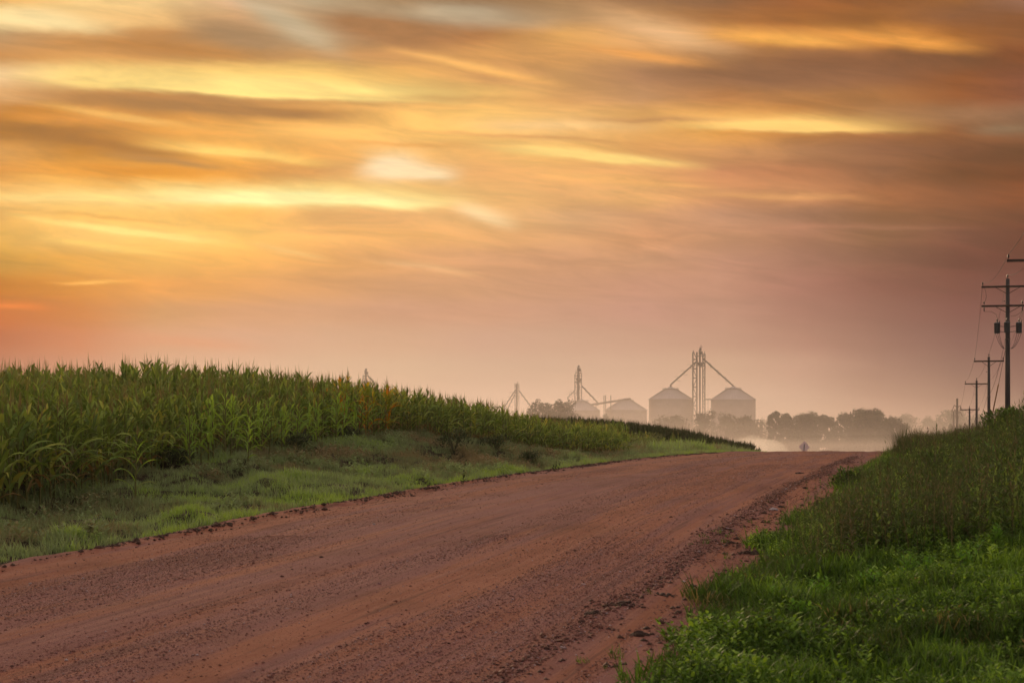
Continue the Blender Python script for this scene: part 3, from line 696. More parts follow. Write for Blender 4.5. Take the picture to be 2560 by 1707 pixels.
X, Y = scatter(2.2, 9, 44, 66, 16, lambda X, Y: ss(X, 2.2, 3.0)*ss(fbm(X*.9,Y*.4,43),.35,.5)); S = rng.uniform(.9,1.6,len(X))
W4 = replicate(WD, X, Y, groundz(X,Y), S, tilt=.12, tshift=rng.normal(.1,.2,len(X)))
V, Q, T = cat3([W1,W2,W3,W4])
tag(mesh_np('tall_weeds', V, Q, MAT_WEED, attrs={'tint': T}), 'tall brownish seeding weeds and wild grass on the right bank', 'weeds', kind='stuff')
print('weeds', len(Q))

# leafy plants, one thing each
MAT_BUSH = leafmat('shrub_leaf', [(0,(0.060,0.075,0.030,1)),(.5,(0.068,0.120,0.033,1)),(1,(0.120,0.210,0.045,1))], .3, .5)
MAT_DARKBUSH = leafmat('dark_shrub_leaf', [(0,(0.05,0.055,0.030,1)),(.5,(0.065,0.090,0.040,1)),(1,(0.10,0.14,0.055,1))], .2, .6)
MAT_STEM = plain('plant_stem', (0.06,0.07,0.03,1), (0.10,0.09,0.04,1), 8, .8)
MAT_DOCK = leafmat('dock_seed', [(0,(0.05,0.022,0.014,1)),(1,(0.10,0.045,0.025,1))], .1, .8)
MAT_BRIGHT = leafmat('bright_weed_leaf', [(0,(0.070,0.140,0.028,1)),(.5,(0.112,0.252,0.042,1)),(1,(0.182,0.378,0.063,1))], .4, .45)
def gz(x, y): return float(groundz(np.array([x]), np.array([y]))[0])
def stem_weed(x, y, h, nst, mat, name, label, cat, group=None, ll=.12, lw=.045, seed=0):
    rnd = random.Random(seed); r_ = empty(name, (x, y, gz(x,y)-.01), rnd.uniform(0,6)); tag(r_, label, cat, group)
    sb = MB(); a = Acc()
    for s in range(nst):
        an = rnd.uniform(0,6.28); sp = rnd.uniform(.02,.12)*(nst > 1); hh = h*rnd.uniform(.7,1.0); ln = rnd.uniform(0,.25)
        pts = [(math.cos(an)*(sp+ln*hh*k*k), math.sin(an)*(sp+ln*hh*k*k), hh*k) for k in (0,.5,1)]
        sb.tube(pts, [.007,.005,.002], 5)
        nl = int(9+hh*12)
        for i in range(nl):
            k = .12+.88*i/(nl-1); q = ln*hh*k*k+sp
            V, Q = strip((math.cos(an)*q, math.sin(an)*q, hh*k), i*2.4+rnd.random(), ll*(1.15-.7*k)*rnd.uniform(.8,1.2), lw*(1.1-.5*k), R(rnd.uniform(20,60)), rnd.uniform(.3,1.1), 3, rnd.uniform(-.3,.3), .3, .4)
            a.add(V, Q, rnd.uniform(.2,1))
    sb.build('stem', MAT_STEM, r_); V, Q, T = a.get(); mesh_np('leaves', V, Q, mat, r_, {'tint': T})
    return r_
GW = 'bright leafy weeds in the near verge'
for i, (px, zc, h, n) in enumerate([(2275,19.5,.42,7),(2330,19.8,.3,5),(2415,19.6,.38,6),(2170,19.2,.3,5),(2040,19.0,.26,5),(2480,20.5,.3,5),(1990,17.2,.22,4),(1930,18.5,.2,4)]):
    p = P(px, 1150, zc)
    stem_weed(p[0], p[1], h, n, MAT_BRIGHT, 'leafy_weed', ['tallest bright green leafy weed standing up before the dark weeds','bright leafy weed just right of the tallest one','bright leafy weed near the right edge of the verge','bright leafy weed left of the tallest one','low bright weed at the foot of the dark weeds','bright weed at the far right of the near verge','low leafy weed nearest the gravel','small leafy weed by the ragged road edge'][i], 'weed', None, .13, .05, 500+i)
def shrub(px, zc, w, h, mat, label, name='shrub', n=420, ls=.09, seed=0, cat='shrub', group=None, X=None, Yv=None):
    rnd = random.Random(seed)
    if X is None: p = P(px, 1150, zc); X, Yv = p[0], p[1]
    r_ = empty(name, (X, Yv, gz(X,Yv)-.02)); tag(r_, label, cat, group)
    sb = MB()
    for i in range(7):
        an = i*.9+rnd.random(); q = rnd.uniform(.3,.8)*w*.5
        sb.tube([(0,0,0),(math.cos(an)*q*.4, math.sin(an)*q*.4, h*.4),(math.cos(an)*q, math.sin(an)*q, h*rnd.uniform(.7,.9))], [.02,.012,.004], 5)
    sb.build('stem', MAT_STEM, r_); a = Acc()
    lobes = [(rnd.uniform(-.3,.3)*w, rnd.uniform(-.3,.3)*w, h*rnd.uniform(.3,.72), rnd.uniform(.2,.34)*w) for _ in range(7)]
    for i in range(n):
        lx, ly, lz, lr = rnd.choice(lobes); th = rnd.uniform(0,6.28); ph = math.asin(rnd.uniform(-.7,1)); q = lr*rnd.uniform(.6,1.05)
        V, Q = strip((lx+q*math.cos(th)*math.cos(ph), ly+q*math.sin(th)*math.cos(ph), max(.02, lz+q*math.sin(ph)*h/w)), th+rnd.uniform(-.8,.8), ls*rnd.uniform(.7,1.3), ls*.45, R(rnd.uniform(0,75)), rnd.uniform(.3,1.3), 2, rnd.uniform(-.5,.5), 0, .4)
        a.add(V, Q, rnd.uniform(0,1))
    V, Q, T = a.get(); mesh_np('leaves', V, Q, mat, r_, {'tint': T}); return r_
def xy_on(px, py, z0=20, z1=160):
    """first ground point along the sight line through a photo pixel"""
    zs = np.linspace(z0, z1, 1200); xc = (px-1280)/F*zs; X = CA*xc-SA*zs; Y = SA*xc+CA*zs
    ray = EYE+(1150-py)/F*zs; g = groundz(X, Y); k = np.argmax(g >= ray)
    if not (g >= ray).any(): k = len(zs)//2
    return float(X[k]), float(Y[k])
x, y = xy_on(1322, 1158); shrub(0,0,.95,.55,MAT_DARKBUSH,'dark round shrub alone on the verge before the corn end',seed=1,X=x,Yv=y,n=700,ls=.08)
x, y = xy_on(1135, 1132); shrub(0,0,1.1,.8,MAT_DARKBUSH,'larger dark shrub at the foot of the corn above the bank',seed=2,X=x,Yv=y,n=700,ls=.09)
x, y = xy_on(1240, 1128); shrub(0,0,1.3,.6,MAT_DARKBUSH,'low dark shrub between the larger one and the round one',seed=3,X=x,Yv=y,n=600)
x, y = xy_on(1158, 1212); stem_weed(x, y, .72, 1, MAT_DARKBUSH, 'thistle', 'dark single thistle standing upright at the roadside grass', 'thistle', None, .16, .06, 33)
x, y = xy_on(1387, 1178); stem_weed(x, y, .28, 3, MAT_DARKBUSH, 'roadside_weed', 'small dark weed in the grass edge right of the thistle', 'weed', None, .12, .05, 34)
shrub(2515, 56, 1.5, 1.1, MAT_BUSH, 'large leafy green shrub on the right bank below the pole', seed=4, n=1500, ls=.13)
shrub(2545, 47, 1.0, .9, MAT_BUSH, 'leafy shrub at the picture edge beside the large one', seed=5, n=900, ls=.12)
shrub(2430, 42, .9, .65, MAT_BUSH, 'green shrub in the dark weeds left of the large shrub', seed=6, n=700, ls=.1)
shrub(2330, 88, 1.0, .8, MAT_BUSH, 'small leafy bush on the ridge among the dock stalks', seed=8, n=700, ls=.1)
shrub(2235, 46, .8, .6, MAT_BUSH, 'small leafy bush in the brighter grass beside the road', seed=9, n=600, ls=.09)
for i, (px, py, w, h) in enumerate([(650,1105,1.,.6),(740,1108,1.2,.6),(430,1148,1.0,.5),(870,1080,1.,.5)]):
    x, y = xy_on(px, py+22, 20, 90); shrub(0,0,w,h,MAT_DARKBUSH,['dark weedy clump under the short corn','wider dark clump right of the one under the short corn','dark clump at the top of the grass slope on the left','dark clump under the yellowing corn'][i],name='weed_clump',seed=20+i,X=x,Yv=y,n=420,ls=.11,cat='weeds')
MAT_OLIVE = leafmat('olive_brush_leaf', [(0,(0.12,0.11,0.04,1)),(.5,(0.13,0.16,0.05,1)),(1,(0.22,0.26,0.08,1))], .25, .6)
BL = ['low olive brush just past the end of the near corn','rounded olive bush second past the corn end','wide brush mound in the middle of the grassy rise','brush mound behind the wide one on the rise','olive bush nearest the dark corn block','small bush in the pale grass below the rise','tall brush at the skyline before the dark corn block','brush at the skyline just behind the near corn']
for i, (px, zc, w, h) in enumerate([(1590,104,2.2,1.1),(1548,112,2.6,1.2),(1500,118,3.4,1.4),(1455,124,3.0,1.4),(1640,122,2.4,1.0),(1655,108,1.5,.6),(1600,128,2.8,1.3),(1410,116,3.0,1.3)]):
    shrub(px, zc, w, h, MAT_OLIVE, BL[i], name='brush', seed=60+i, n=1100, ls=.16, cat='brush')
BM = ['leafy weed clump in the middle of the right bank','dark leafy clump right of the middle clump','weed clump near the road edge on the right bank','leafy clump at the right edge of the mid bank','weed clump high on the right bank','small leafy clump low in the dark weeds']
for i, (px, zc, w, h) in enumerate([(2210,31,.8,.6),(2330,36,.9,.7),(2120,40,.7,.55),(2500,30,.9,.75),(2420,52,1.0,.8),(2150,25,.6,.5)]):
    shrub(px, zc, w, h, MAT_BUSH, BM[i], name='weed_clump', seed=80+i, n=620, ls=.085, cat='weeds')
# dock seed stalks on the ridge
for i, (px, zc, h) in enumerate([(2319,84,1.15),(2340,85,1.1),(2360,84,1.1),(2389,80,.95),(2401,83,1.05),(2412,82,1.05),(2430,80,1.05),(2447,78,1.0)]):
    p = P(px, 1150, zc); rnd = random.Random(i+900); r_ = empty('dock_plant', (p[0], p[1], gz(p[0],p[1])), 0)
    tag(r_, 'dark brown dock seed stalk rising above the right ridge', 'dock plant', 'brown dock stalks on the right ridge')
    MB().tube([(0,0,0),(0.01,0,h*.5),(0.02,0.01,h)], [.01,.008,.004], 5).build('stem', MAT_STEM, r_)
    a = Acc()
    for k in range(70):
        z = h*rnd.uniform(.5,1.0); q = .045*(1.25-z/h)*2
        V, Q = strip((rnd.uniform(-q,q), rnd.uniform(-q,q), z), rnd.uniform(0,6.28), .05, .04, R(60), .4, 1); a.add(V, Q, rnd.random())
    V, Q, T = a.get(); mesh_np('seed_head', V, Q, MAT_DOCK, r_, {'tint': T})

# ------------------------------------------------------------------ loose stones
def stone_proto(rnd):
    ph = (1+5**.5)/2
    V = np.array([(-1,ph,0),(1,ph,0),(-1,-ph,0),(1,-ph,0),(0,-1,ph),(0,1,ph),(0,-1,-ph),(0,1,-ph),(ph,0,-1),(ph,0,1),(-ph,0,-1),(-ph,0,1)])/1.9
    V = V*np.array([[rnd.uniform(.75,1.15) for _ in range(3)] for _ in V])*np.array([1, rnd.uniform(.6,.95), rnd.uniform(.4,.65)])
    Fc = np.array([(0,11,5),(0,5,1),(0,1,7),(0,7,10),(0,10,11),(1,5,9),(5,11,4),(11,10,2),(10,7,6),(7,1,8),(3,9,4),(3,4,2),(3,2,6),(3,6,8),(3,8,9),(4,9,5),(2,4,11),(6,2,10),(8,6,7),(9,8,1)])
    return V, Fc, np.full(12, rnd.uniform(0,1))
def pebble(rnd):
    V = np.array([(1,0,0),(0,1,0),(-1,0,0),(0,-1,0),(.2,.1,.8),(0,0,-.6)])*np.array([[rnd.uniform(.7,1.2) for _ in range(3)] for _ in range(6)])*np.array([1, rnd.uniform(.6,.95), rnd.uniform(.5,.8)])
    return V, np.array([(0,1,4),(1,2,4),(2,3,4),(3,0,4),(1,0,5),(2,1,5),(3,2,5),(0,3,5)]), np.full(6, rnd.uniform(.1,.9))
SP = [pebble(random.Random(i)) for i in range(12)]
def stonemat(name, stops):
    m, t, o = newmat(name); a = t.nodes.new('ShaderNodeAttribute'); a.attribute_name = 'tint'
    c = ramp(E(a.outputs['Fac']), stops); b = principled(t, c, .8, 0, .3, noise(objcoord(t, True), 60, 3), .4, .01); t.links.new(b.outputs[0], o.inputs[0]); return m
MAT_STONE = stonemat('loose_gravel', [(0,(0.06,0.026,0.020,1)),(.3,(0.18,0.075,0.05,1)),(.7,(0.21,0.105,0.088,1)),(.92,(0.25,0.155,0.15,1)),(1,(0.42,0.34,0.35,1))])
def sd(X, Y):
    b = fbm(X*1.0, Y*.05, 61); return ss(b, .40, .62)*.75+.12 + .8*np.exp(-((X+2.9)/.5)**2)
n_s = []
X, Y = scatter(XL, XR+.3, 10, 26, 1500, sd, 10); S = rng.lognormal(math.log(.0050), .5, len(X)); S = np.clip(S, .003, .026)
n_s.append(replicate(SP, X, Y, roadsurf(X,Y)+S*.15, S, tilt=0, tshift=rng.normal(0,.18,len(X))))
X, Y = scatter(XL, XR+.3, 26, 60, 260, sd, 10); S = np.clip(rng.lognormal(math.log(.0070), .42, len(X)), .004, .035)
n_s.append(replicate(SP, X, Y, roadsurf(X,Y)+S*.15, S, tilt=0, tshift=rng.normal(0,.18,len(X))))
X, Y = scatter(XL, XR+.3, 60, 125, 30, sd, 10); S = np.clip(rng.lognormal(math.log(.012), .4, len(X)), .008, .04)
n_s.append(replicate(SP, X, Y, roadsurf(X,Y)+S*.15, S, tilt=0, tshift=rng.normal(0,.18,len(X))))
Yw = rng.uniform(12, 75, 15000); Xw = -2.95 + rng.normal(0, .17, len(Yw)) + (fbm(Yw*.3, Yw*0, 64)-.5)*.5; S = np.clip(rng.lognormal(math.log(.011), .5, len(Yw)), .005, .045)
n_s.append(replicate(SP, Xw, Yw, roadsurf(Xw,Yw)+S*.2, S, tilt=0, tshift=rng.normal(-.28,.25,len(Xw))))
V, Q, T = cat3(n_s); print('stones', len(Q))
tag(mesh_np('gravel', V, Q, MAT_STONE, attrs={'tint': np.clip(T,0,1)}), 'loose pinkish gravel lying in bands along the road', 'gravel', kind='stuff')
MAT_CLOD = stonemat('dark_soil_clod', [(0,(0.035,0.02,0.014,1)),(1,(0.09,0.045,0.03,1))])
# graded clods along both road edges
Yc = np.concatenate([rng.uniform(18, 95, 5200)]); Xc = XL - .0 + (fbm(Yc*.8, Yc*0+3, 77, 4)-.5)*.8 + np.abs(rng.normal(.0, .24, len(Yc)))-.08
Yd = rng.uniform(9, 60, 700); Xd = redge(Yd) + rng.normal(-.15, .22, len(Yd))
Xa, Ya = np.concatenate([Xc,Xd]), np.concatenate([Yc,Yd]); S = np.clip(rng.lognormal(math.log(.028), .45, len(Xa)), .012, .08)
V, Q, T = replicate(SP, Xa, Ya, np.maximum(groundz(Xa,Ya), np.where(np.abs(Xa-XC) < RW, roadsurf(Xa,Ya), -99))+S*.1, S, tilt=0)
tag(mesh_np('soil_clods', V, Q, MAT_CLOD, attrs={'tint': T}), 'dark crumbled soil clods along the road edges', 'soil', kind='stuff')
# bigger lumps one can point at
MAT_LUMP = plain('dark_lump', (0.03,0.02,0.016,1), (0.07,0.04,0.03,1), 20, .9, bstr=.8)
MAT_PALE = plain('pale_stone', (0.42,0.36,0.36,1), (0.30,0.25,0.25,1), 30, .7, bstr=.6)
def lump(px, py, wpx, hpx, mat, label, name='soil_lump', cat='lump', seed=0, flat=.35):
    x, y = xy_on(px, py, 12, 120); zc = depth(x, y); w = wpx/F*zc; h = hpx/F*zc*1.0
    bm_v, bm_f, _ = stone_proto(random.Random(seed)); me = bpy.data.meshes.new(name)
    import bmesh
    bm = bmesh.new(); vs = [bm.verts.new(v) for v in bm_v]; [bm.faces.new([vs[i] for i in f]) for f in bm_f]
    bmesh.ops.subdivide_edges(bm, edges=bm.edges[:], cuts=3, use_grid_fill=True)
    rnd = random.Random(seed)
    for v in bm.verts:
        n_ = float(fbm(np.array([v.co.x*2.3+seed]), np.array([v.co.y*2.3+v.co.z*3]), seed)[0]); v.co *= .65+.7*n_
    bm.to_mesh(me); bm.free(); me.materials.append(mat)
    o = bpy.data.objects.new(name, me); COL.objects.link(o); rz_ = float(roadsurf(np.array([x]),np.array([y]))[0]) if abs(x-XC) < RW else gz(x,y)
    o.location = (x, y, rz_+h*.15); o.scale = (w*.5, w*.4, max(h*1.1, .02)); o.rotation_euler = (0,0,YAW); tag(o, label, cat); return o
lump(1999,1184,28,6,MAT_LUMP,'dark flat mud scrap on the road below the diamond sign',seed=1)
lump(2013,1224,16,7,MAT_LUMP,'dark clod on the right of the road farther up',seed=2)
lump(2050,1209,10,4,MAT_LUMP,'small dark clod right of the mud scrap',seed=3)
lump(1934,1278,22,11,MAT_PALE,'largest grey stone in the right hand gravel windrow',name='stone',cat='stone',seed=4)
lump(1954,1270,16,8,MAT_LUMP,'dark clod touching the largest grey stone',seed=5)
lump(935,1317,9,5,MAT_PALE,'lone bluish stone on the left part of the road',name='stone',cat='stone',seed=6)
lump(803,1406,12,6,MAT_LUMP,'dark pebble in the middle of the left lane',name='stone',cat='stone',seed=7)
lump(76,1460,9,5,MAT_PALE,'pale pebble on the road at the far left',name='stone',cat='stone',seed=8)
lump(2139,1182,12,5,MAT_LUMP,'dark clod beside the grass near the road crest',seed=9)
SODL = ['wide dark clump of uprooted sod at the ragged right road edge','long dark mud ridge in the right wheel track','short mud ridge before the long one','dark sod scrap left of the wide clump','thin dark mud streak toward the verge','dark sod lump half under the verge grass','narrow dark clod heap low on the right shoulder']
ST3 = [stone_proto(random.Random(900+i)) for i in range(6)]
for i, (px, py, w, h) in enumerate([(1880,1386,80,34),(1555,1523,90,12),(1480,1545,60,12),(1830,1360,46,12),(1660,1496,90,9),(1940,1340,70,18),(1600,1590,60,10)]):
    x, y = xy_on(px, py, 12, 120); zc = depth(x, y); wm = w/F*zc*.5; n = 90
    r2 = np.random.default_rng(1200+i); a_ = r2.uniform(0,6.283,n); q_ = r2.uniform(0,1,n)**.7
    lx = np.cos(a_)*q_*wm; ly = np.sin(a_)*q_*wm*1.5; S = (r2.lognormal(math.log(.016),.5,n)*(1.3-q_)).clip(.006,.05)*(1.5 if h > 15 else 1.0)
    zz = np.where(np.abs(lx+x-XC) < RW, roadsurf(lx+x, ly+y), groundz(lx+x, ly+y)) - gz(x, y)
    V, Q, T = replicate(ST3, lx, ly, zz+S*.3, S, tilt=0)
    o = mesh_np('sod_clump', V, Q, MAT_CLOD, attrs={'tint': T*.4}); o.location = (x, y, gz(x, y)); tag(o, SODL[i], 'sod')

# ================================================================== power line
MAT_POLE = plain('weathered_pole_wood', (0.030,0.025,0.025,1), (0.060,0.052,0.052,1), 3, .85, stretch=(6,6,.3), bstr=.4)
MAT_ARM = plain('dark_crossarm_wood', (0.035,0.022,0.018,1), (0.06,0.04,0.03,1), 6, .85)
MAT_INS = plain('brown_porcelain', (0.03,0.018,0.015,1), (0.05,0.03,0.02,1), 6, .35)
MAT_TANK = plain('grey_transformer_paint', (0.075,0.085,0.095,1), (0.055,0.06,0.07,1), 4, .5)
MAT_WIRE = plain('dull_wire', (0.06,0.045,0.045,1), (0.08,0.06,0.06,1), 2, .6)
MAT_YEL = plain('amber_guy_guard', (0.42,0.20,0.03,1), (0.34,0.15,0.02,1), 4, .5)
def insulator(b, x, y, z, s=1.0):
    b.lathe([(.012*s,0),(.012*s,.08*s),(.05*s,.09*s),(.055*s,.13*s),(.035*s,.15*s),(.05*s,.17*s),(.03*s,.22*s),(.02*s,.24*s)], (x,y,z), 8)
class Pole: pass
def utility_pole(X, zc, ytop, arms, label, half=1.2, xf=False, below=.4, thick=.15):
    Yp = (zc + X*SA)/CA; gzv = gz(X, Yp); ztop = EYE+(1150-ytop)/F*zc
    r_ = empty('utility_pole', (X, Yp, gzv), 0); tag(r_, label, 'utility pole', 'utility poles along the right verge')
    H = ztop-gzv; po = Pole(); po.X, po.Y, po.H = X, Yp, H; po.att = []
    MB().tube([(0,0,-below),(0,0,H*.5),(0,0,H)], [thick*1.05,thick*.9,thick*.72], 12).build('pole', MAT_POLE, r_, True)
    b = MB(); insulator(b, 0, 0, H, 1.1); b.build('insulator', MAT_INS, r_, True); po.att.append((X, Yp, gzv+H+.24))
    for k, ya in enumerate(arms):
        za = EYE+(1150-ya)/F*zc - gzv; fy = -thick*.8-.05
        MB().box((0, fy, za), (2*half, .09, .115)).build('crossarm', MAT_ARM, r_)
        b = MB()
        for s in (-1,1): b.tube([(s*half*.45, fy, za-.06),(s*.05, fy, za-.42)], .018, 5)
        b.build('arm_brace', MAT_ARM, r_)
        for s in (-1,1):
            b = MB(); sx = s*(half-.08) if not (xf and k == 1) else (-half+.16 if s < 0 else half*.55)
            insulator(b, sx, fy, za+.057, 1.0); 
            if xf and k == 1: b.lathe([(.03,-.32),(.035,-.1),(.02,0)], (sx, fy-.07, za), 8)
            b.build('insulator', MAT_INS, r_, True)
            if k == 0: po.att.append((X+sx, Yp+fy, gzv+za+.057+.24))
    b = MB(); b.box((-thick-.04, -thick*.4, H*.86),(.1,.04,.05)); b.lathe([(thick+.012,0),(thick+.012,.05)], (0,0,H*.62), 12); b.build('bracket', MAT_WIRE, r_)
    return r_, po, gzv
poles = []
r0, p0_, g0 = utility_pole(4.75, 86, 620, [651], 'nearest pole, only its left crossarm end showing at the picture edge', 1.5); poles.append(p0_)
r1, p1_, g1_ = utility_pole(4.36, 114, 697, [717, 765], 'tall near pole carrying two crossarms and grey transformers', 1.55, True, thick=.16); poles.append(p1_)
for k, (X, zc, yt, ya, lb, hf) in enumerate([(4.36,153,892,903,'second pole behind the transformer pole, single crossarm, beside the amber guy guard',1.2),(4.36,197,951,959.5,'third pole in the row with crossarm overlapping the second',1.22),(4.36,236,1020,1024,'short looking far pole with crossarm left of the third',1.22)]):
    _, pp, _ = utility_pole(X, zc, yt, [ya], lb, hf, thick=.14); poles.append(pp)
_, pp, _ = utility_pole(4.36, 285, 1068, [1074], 'farthest pole, just its crossarm showing over the weeds', 1.25, thick=.13, below=1); poles.append(pp)
# transformers on the near pole
H1 = p1_.H
zt = EYE+(1150-820)/F*114-g1_
for k, (dx_, dy_) in enumerate([(-.62,-.05),(-.05,-.48),(.66,-.05)]):
    tb = MB().lathe([(.16,-.32),(.175,-.30),(.18,.26),(.20,.27),(.20,.30),(.10,.36)], (dx_,dy_,zt), 16).build('transformer', MAT_TANK, r1, True)
    b = MB(); b.lathe([(.03,.36),(.05,.40),(.03,.44),(.055,.48),(.03,.53),(.015,.60)], (dx_,dy_,zt), 8); b.lathe([(.02,.3),(.03,.42),(.012,.5)], (dx_+.14,dy_,zt), 6); b.build('bushing', MAT_INS, tb, True)
    b = MB(); b.tube([(dx_*.75,dy_*.75,zt+.12),(dx_*.1,dy_*.1,zt+.07)], .02, 5); b.tube([(dx_*.75,dy_*.75,zt-.2),(dx_*.1,dy_*.1,zt-.24)], .02, 5); b.build('bracket', MAT_WIRE, tb)
b = MB()
def sag(p, q, d, n=10): return [tuple(p[i]+(q[i]-p[i])*k/n - (d*4*(k/n)*(1-k/n) if i == 2 else 0) for i in range(3)) for k in range(n+1)]
for dx_ in (-.72,-.6,-.5,.55,.68,.8): b.tube(sag((dx_,-.05,zt-.3),(math.copysign(.15,dx_),-.16,zt-1.25), .18+.12*abs(dx_)), .013, 4)
za = EYE+(1150-765)/F*114-g1_; zb = EYE+(1150-717)/F*114-g1_
b.tube(sag((-1.45,-.2,zb+.1),(-1.38,-.2,za+.25),-.0)[:1]+[(-1.30,-.2,zb-.25),(-1.25,-.2,zb-.6),(-1.32,-.2,za+.3)], .011, 4)
b.tube([(-1.37,-.25,za-.32),(-.95,-.2,za-.33),(-.68,-.1,za-.5),(-.62,-.05,zt+.6)], .011, 4)
b.tube(sag((.86,-.25,za-.3),(.2,-.15,za-.62),.1), .011, 4); b.tube(sag((.86,-.25,za-.3),(.66,-.05,zt+.6),.0), .011, 4)
b.build('drop_wire', MAT_WIRE, r1)
b = MB(); b.box((-.22,-.1,EYE+(1150-1034)/F*114-g1_),(.14,.12,.22)); b.build('meter_box', MAT_TANK, r1)
# conductors, each a thing of its own
prev_y = 36.0
names_ = ['power wire on the pole tops running down the line of poles','power wire on the left crossarm ends','power wire on the right crossarm ends']
for a in range(3):
    b = MB(); pts0 = poles[0].att[a]; start = (pts0[0]+.25, prev_y, pts0[2]+.2); seq = [start]+[p.att[a] for p in poles]
    for i in range(len(seq)-1): b.tube(sag(seq[i], seq[i+1], .45 if i else .9, 14), .010, 4, cap=False)
    tag(b.build('power_line', MAT_WIRE), names_[a], 'power line')
b = MB(); seq = [(p.X-.15, p.Y-.1, gz(p.X,p.Y)+p.H*.62) for p in poles[1:]]
for i in range(len(seq)-1): b.tube(sag(seq[i], seq[i+1], .7, 14), .012, 4, cap=False)
tag(b.build('power_line', MAT_WIRE), 'lower neutral wire slung between the far poles', 'power line')
# guy wire of the transformer pole
ga = P(2464, 1150, 124); gzz = gz(ga[0], ga[1]); gt = (p1_.X-.12, p1_.Y, EYE+(1150-872)/F*114)
gr = empty('guy_wire', (ga[0], ga[1], gzz)); tag(gr, 'leaning guy wire with long amber guard between the poles', 'guy wire')
rel = tuple(gt[i]-(ga[0],ga[1],gzz)[i] for i in range(3))
MB().tube([(0,0,-.1), rel], .012, 5).build('wire', MAT_WIRE, gr)
fz = (EYE+(1150-968)/F*122-gzz)/rel[2]
MB().tube([tuple(v*.02 for v in rel), tuple(v*fz for v in rel)], .038, 8).build('guard', MAT_YEL, gr)

# diamond sign seen from behind
MAT_SIGNB = plain('bare_aluminium', (0.85,0.66,0.62,1), (0.75,0.58,0.54,1), 5, .6, .0)
sx_, sy_, sz_ = P(2005.5, 1117, 186); sr = empty('road_sign', (sx_, sy_, gz(sx_,sy_)), R(8)); tag(sr, 'diamond shaped road sign seen from behind just past the road crest', 'road sign')
hz = sz_-gz(sx_,sy_); d = .60
MB().add([(-d,.02,hz),(0,.02,hz-d),(d,.02,hz),(0,.02,hz+d),(-d,.035,hz),(0,.035,hz-d),(d,.035,hz),(0,.035,hz+d)], [(0,1,2,3),(7,6,5,4),(0,4,5,1),(1,5,6,2),(2,6,7,3),(3,7,4,0)]).build('panel', MAT_SIGNB, sr)
MB().box((0,-.01,(hz+.3)/2-.2),(.06,.05,hz+.7)).build('post', plain('galvanised_post', (0.2,0.17,0.17,1), (0.14,0.12,0.12,1), 6, .6, .4), sr)
sr.rotation_euler = (0, R(4), R(-18))

# ================================================================== grain elevator
MAT_BIN = plain('corrugated_bin_steel', (0.17,0.14,0.15,1), (0.22,0.185,0.19,1), .3, .55, .2)
MAT_ROOF = plain('bin_roof_steel', (0.30,0.27,0.30,1), (0.36,0.33,0.36,1), .3, .5, .3)
MAT_STEEL = plain('elevator_steel', (0.10,0.08,0.07,1), (0.16,0.13,0.12,1), .5, .6, .2)
GZ = EYE-10
def grain_bin(pxc, wpx, yeave, ypeak, zc, label):
    X, Y, ze = P(pxc, yeave, zc); g = gz(X, Y)-1; r = wpx/2/F*zc; zp = EYE+(1150-ypeak)/F*zc
    b_ = empty('grain_bin', (X, Y, g), YAW); tag(b_, label, 'grain bin', 'grain bins in the mist'); h = ze-g; hp = zp-g
    prof = []
    n = 16
    for i in range(n): z0_, z1_ = h*i/n, h*(i+1)/n; prof += [(r, z0_), (r, z1_-.12), (r*1.006, z1_-.06)]
    prof.append((r, h)); MB().lathe(prof, n=48).build('wall', MAT_BIN, b_)
    rf = MB().lathe([(r*1.03, h-.15),(r*.31, h+(hp-h)*.84),(r*.31, h+(hp-h)*.93),(r*.12, hp-.05),(r*.1,hp+.4)], n=40).build('roof', MAT_ROOF, b_)
    rb = MB()
    for k in range(40):
        a = 2*math.pi*k/40; rb.tube([(r*1.03*math.cos(a), r*1.03*math.sin(a), h-.05),(r*.34*math.cos(a), r*.34*math.sin(a), h+(hp-h)*.82)], .09, 4)
    rb.build('roof_rib', MAT_BIN, rf)
    cb = MB().lathe([(r*.37,0),(r*.37,.12),(r*.30,.12),(r*.30,0)], (0,0,h+(hp-h)*.83), 24)
    for k in range(16):
        a = 2*math.pi*k/16; cb.tube([(r*.36*math.cos(a), r*.36*math.sin(a), h+(hp-h)*.83),(r*.36*math.cos(a), r*.36*math.sin(a), h+(hp-h)*.83+1.0)], .06, 4)
    cb.build('catwalk', MAT_STEEL, rf)
    dr = MB().box((-r*.22, -r*.985, h*.93),(.9,.3,.9)).build('hatch', MAT_STEEL, b_)
    return b_
grain_bin(1676.5, 109, 998, 969, 900, 'left one of the pair of large grain bins beside the tallest elevator')
grain_bin(1833, 111, 999, 968, 885, 'right one of the pair of large grain bins beside the tallest elevator')
grain_bin(1454, 92, 1026, 1000, 1000, 'hazy grain bin behind the tree at the foot of the middle elevator')
grain_bin(1565, 104, 1025, 997, 1010, 'wide hazy grain bin under the end of the sloping conveyor')
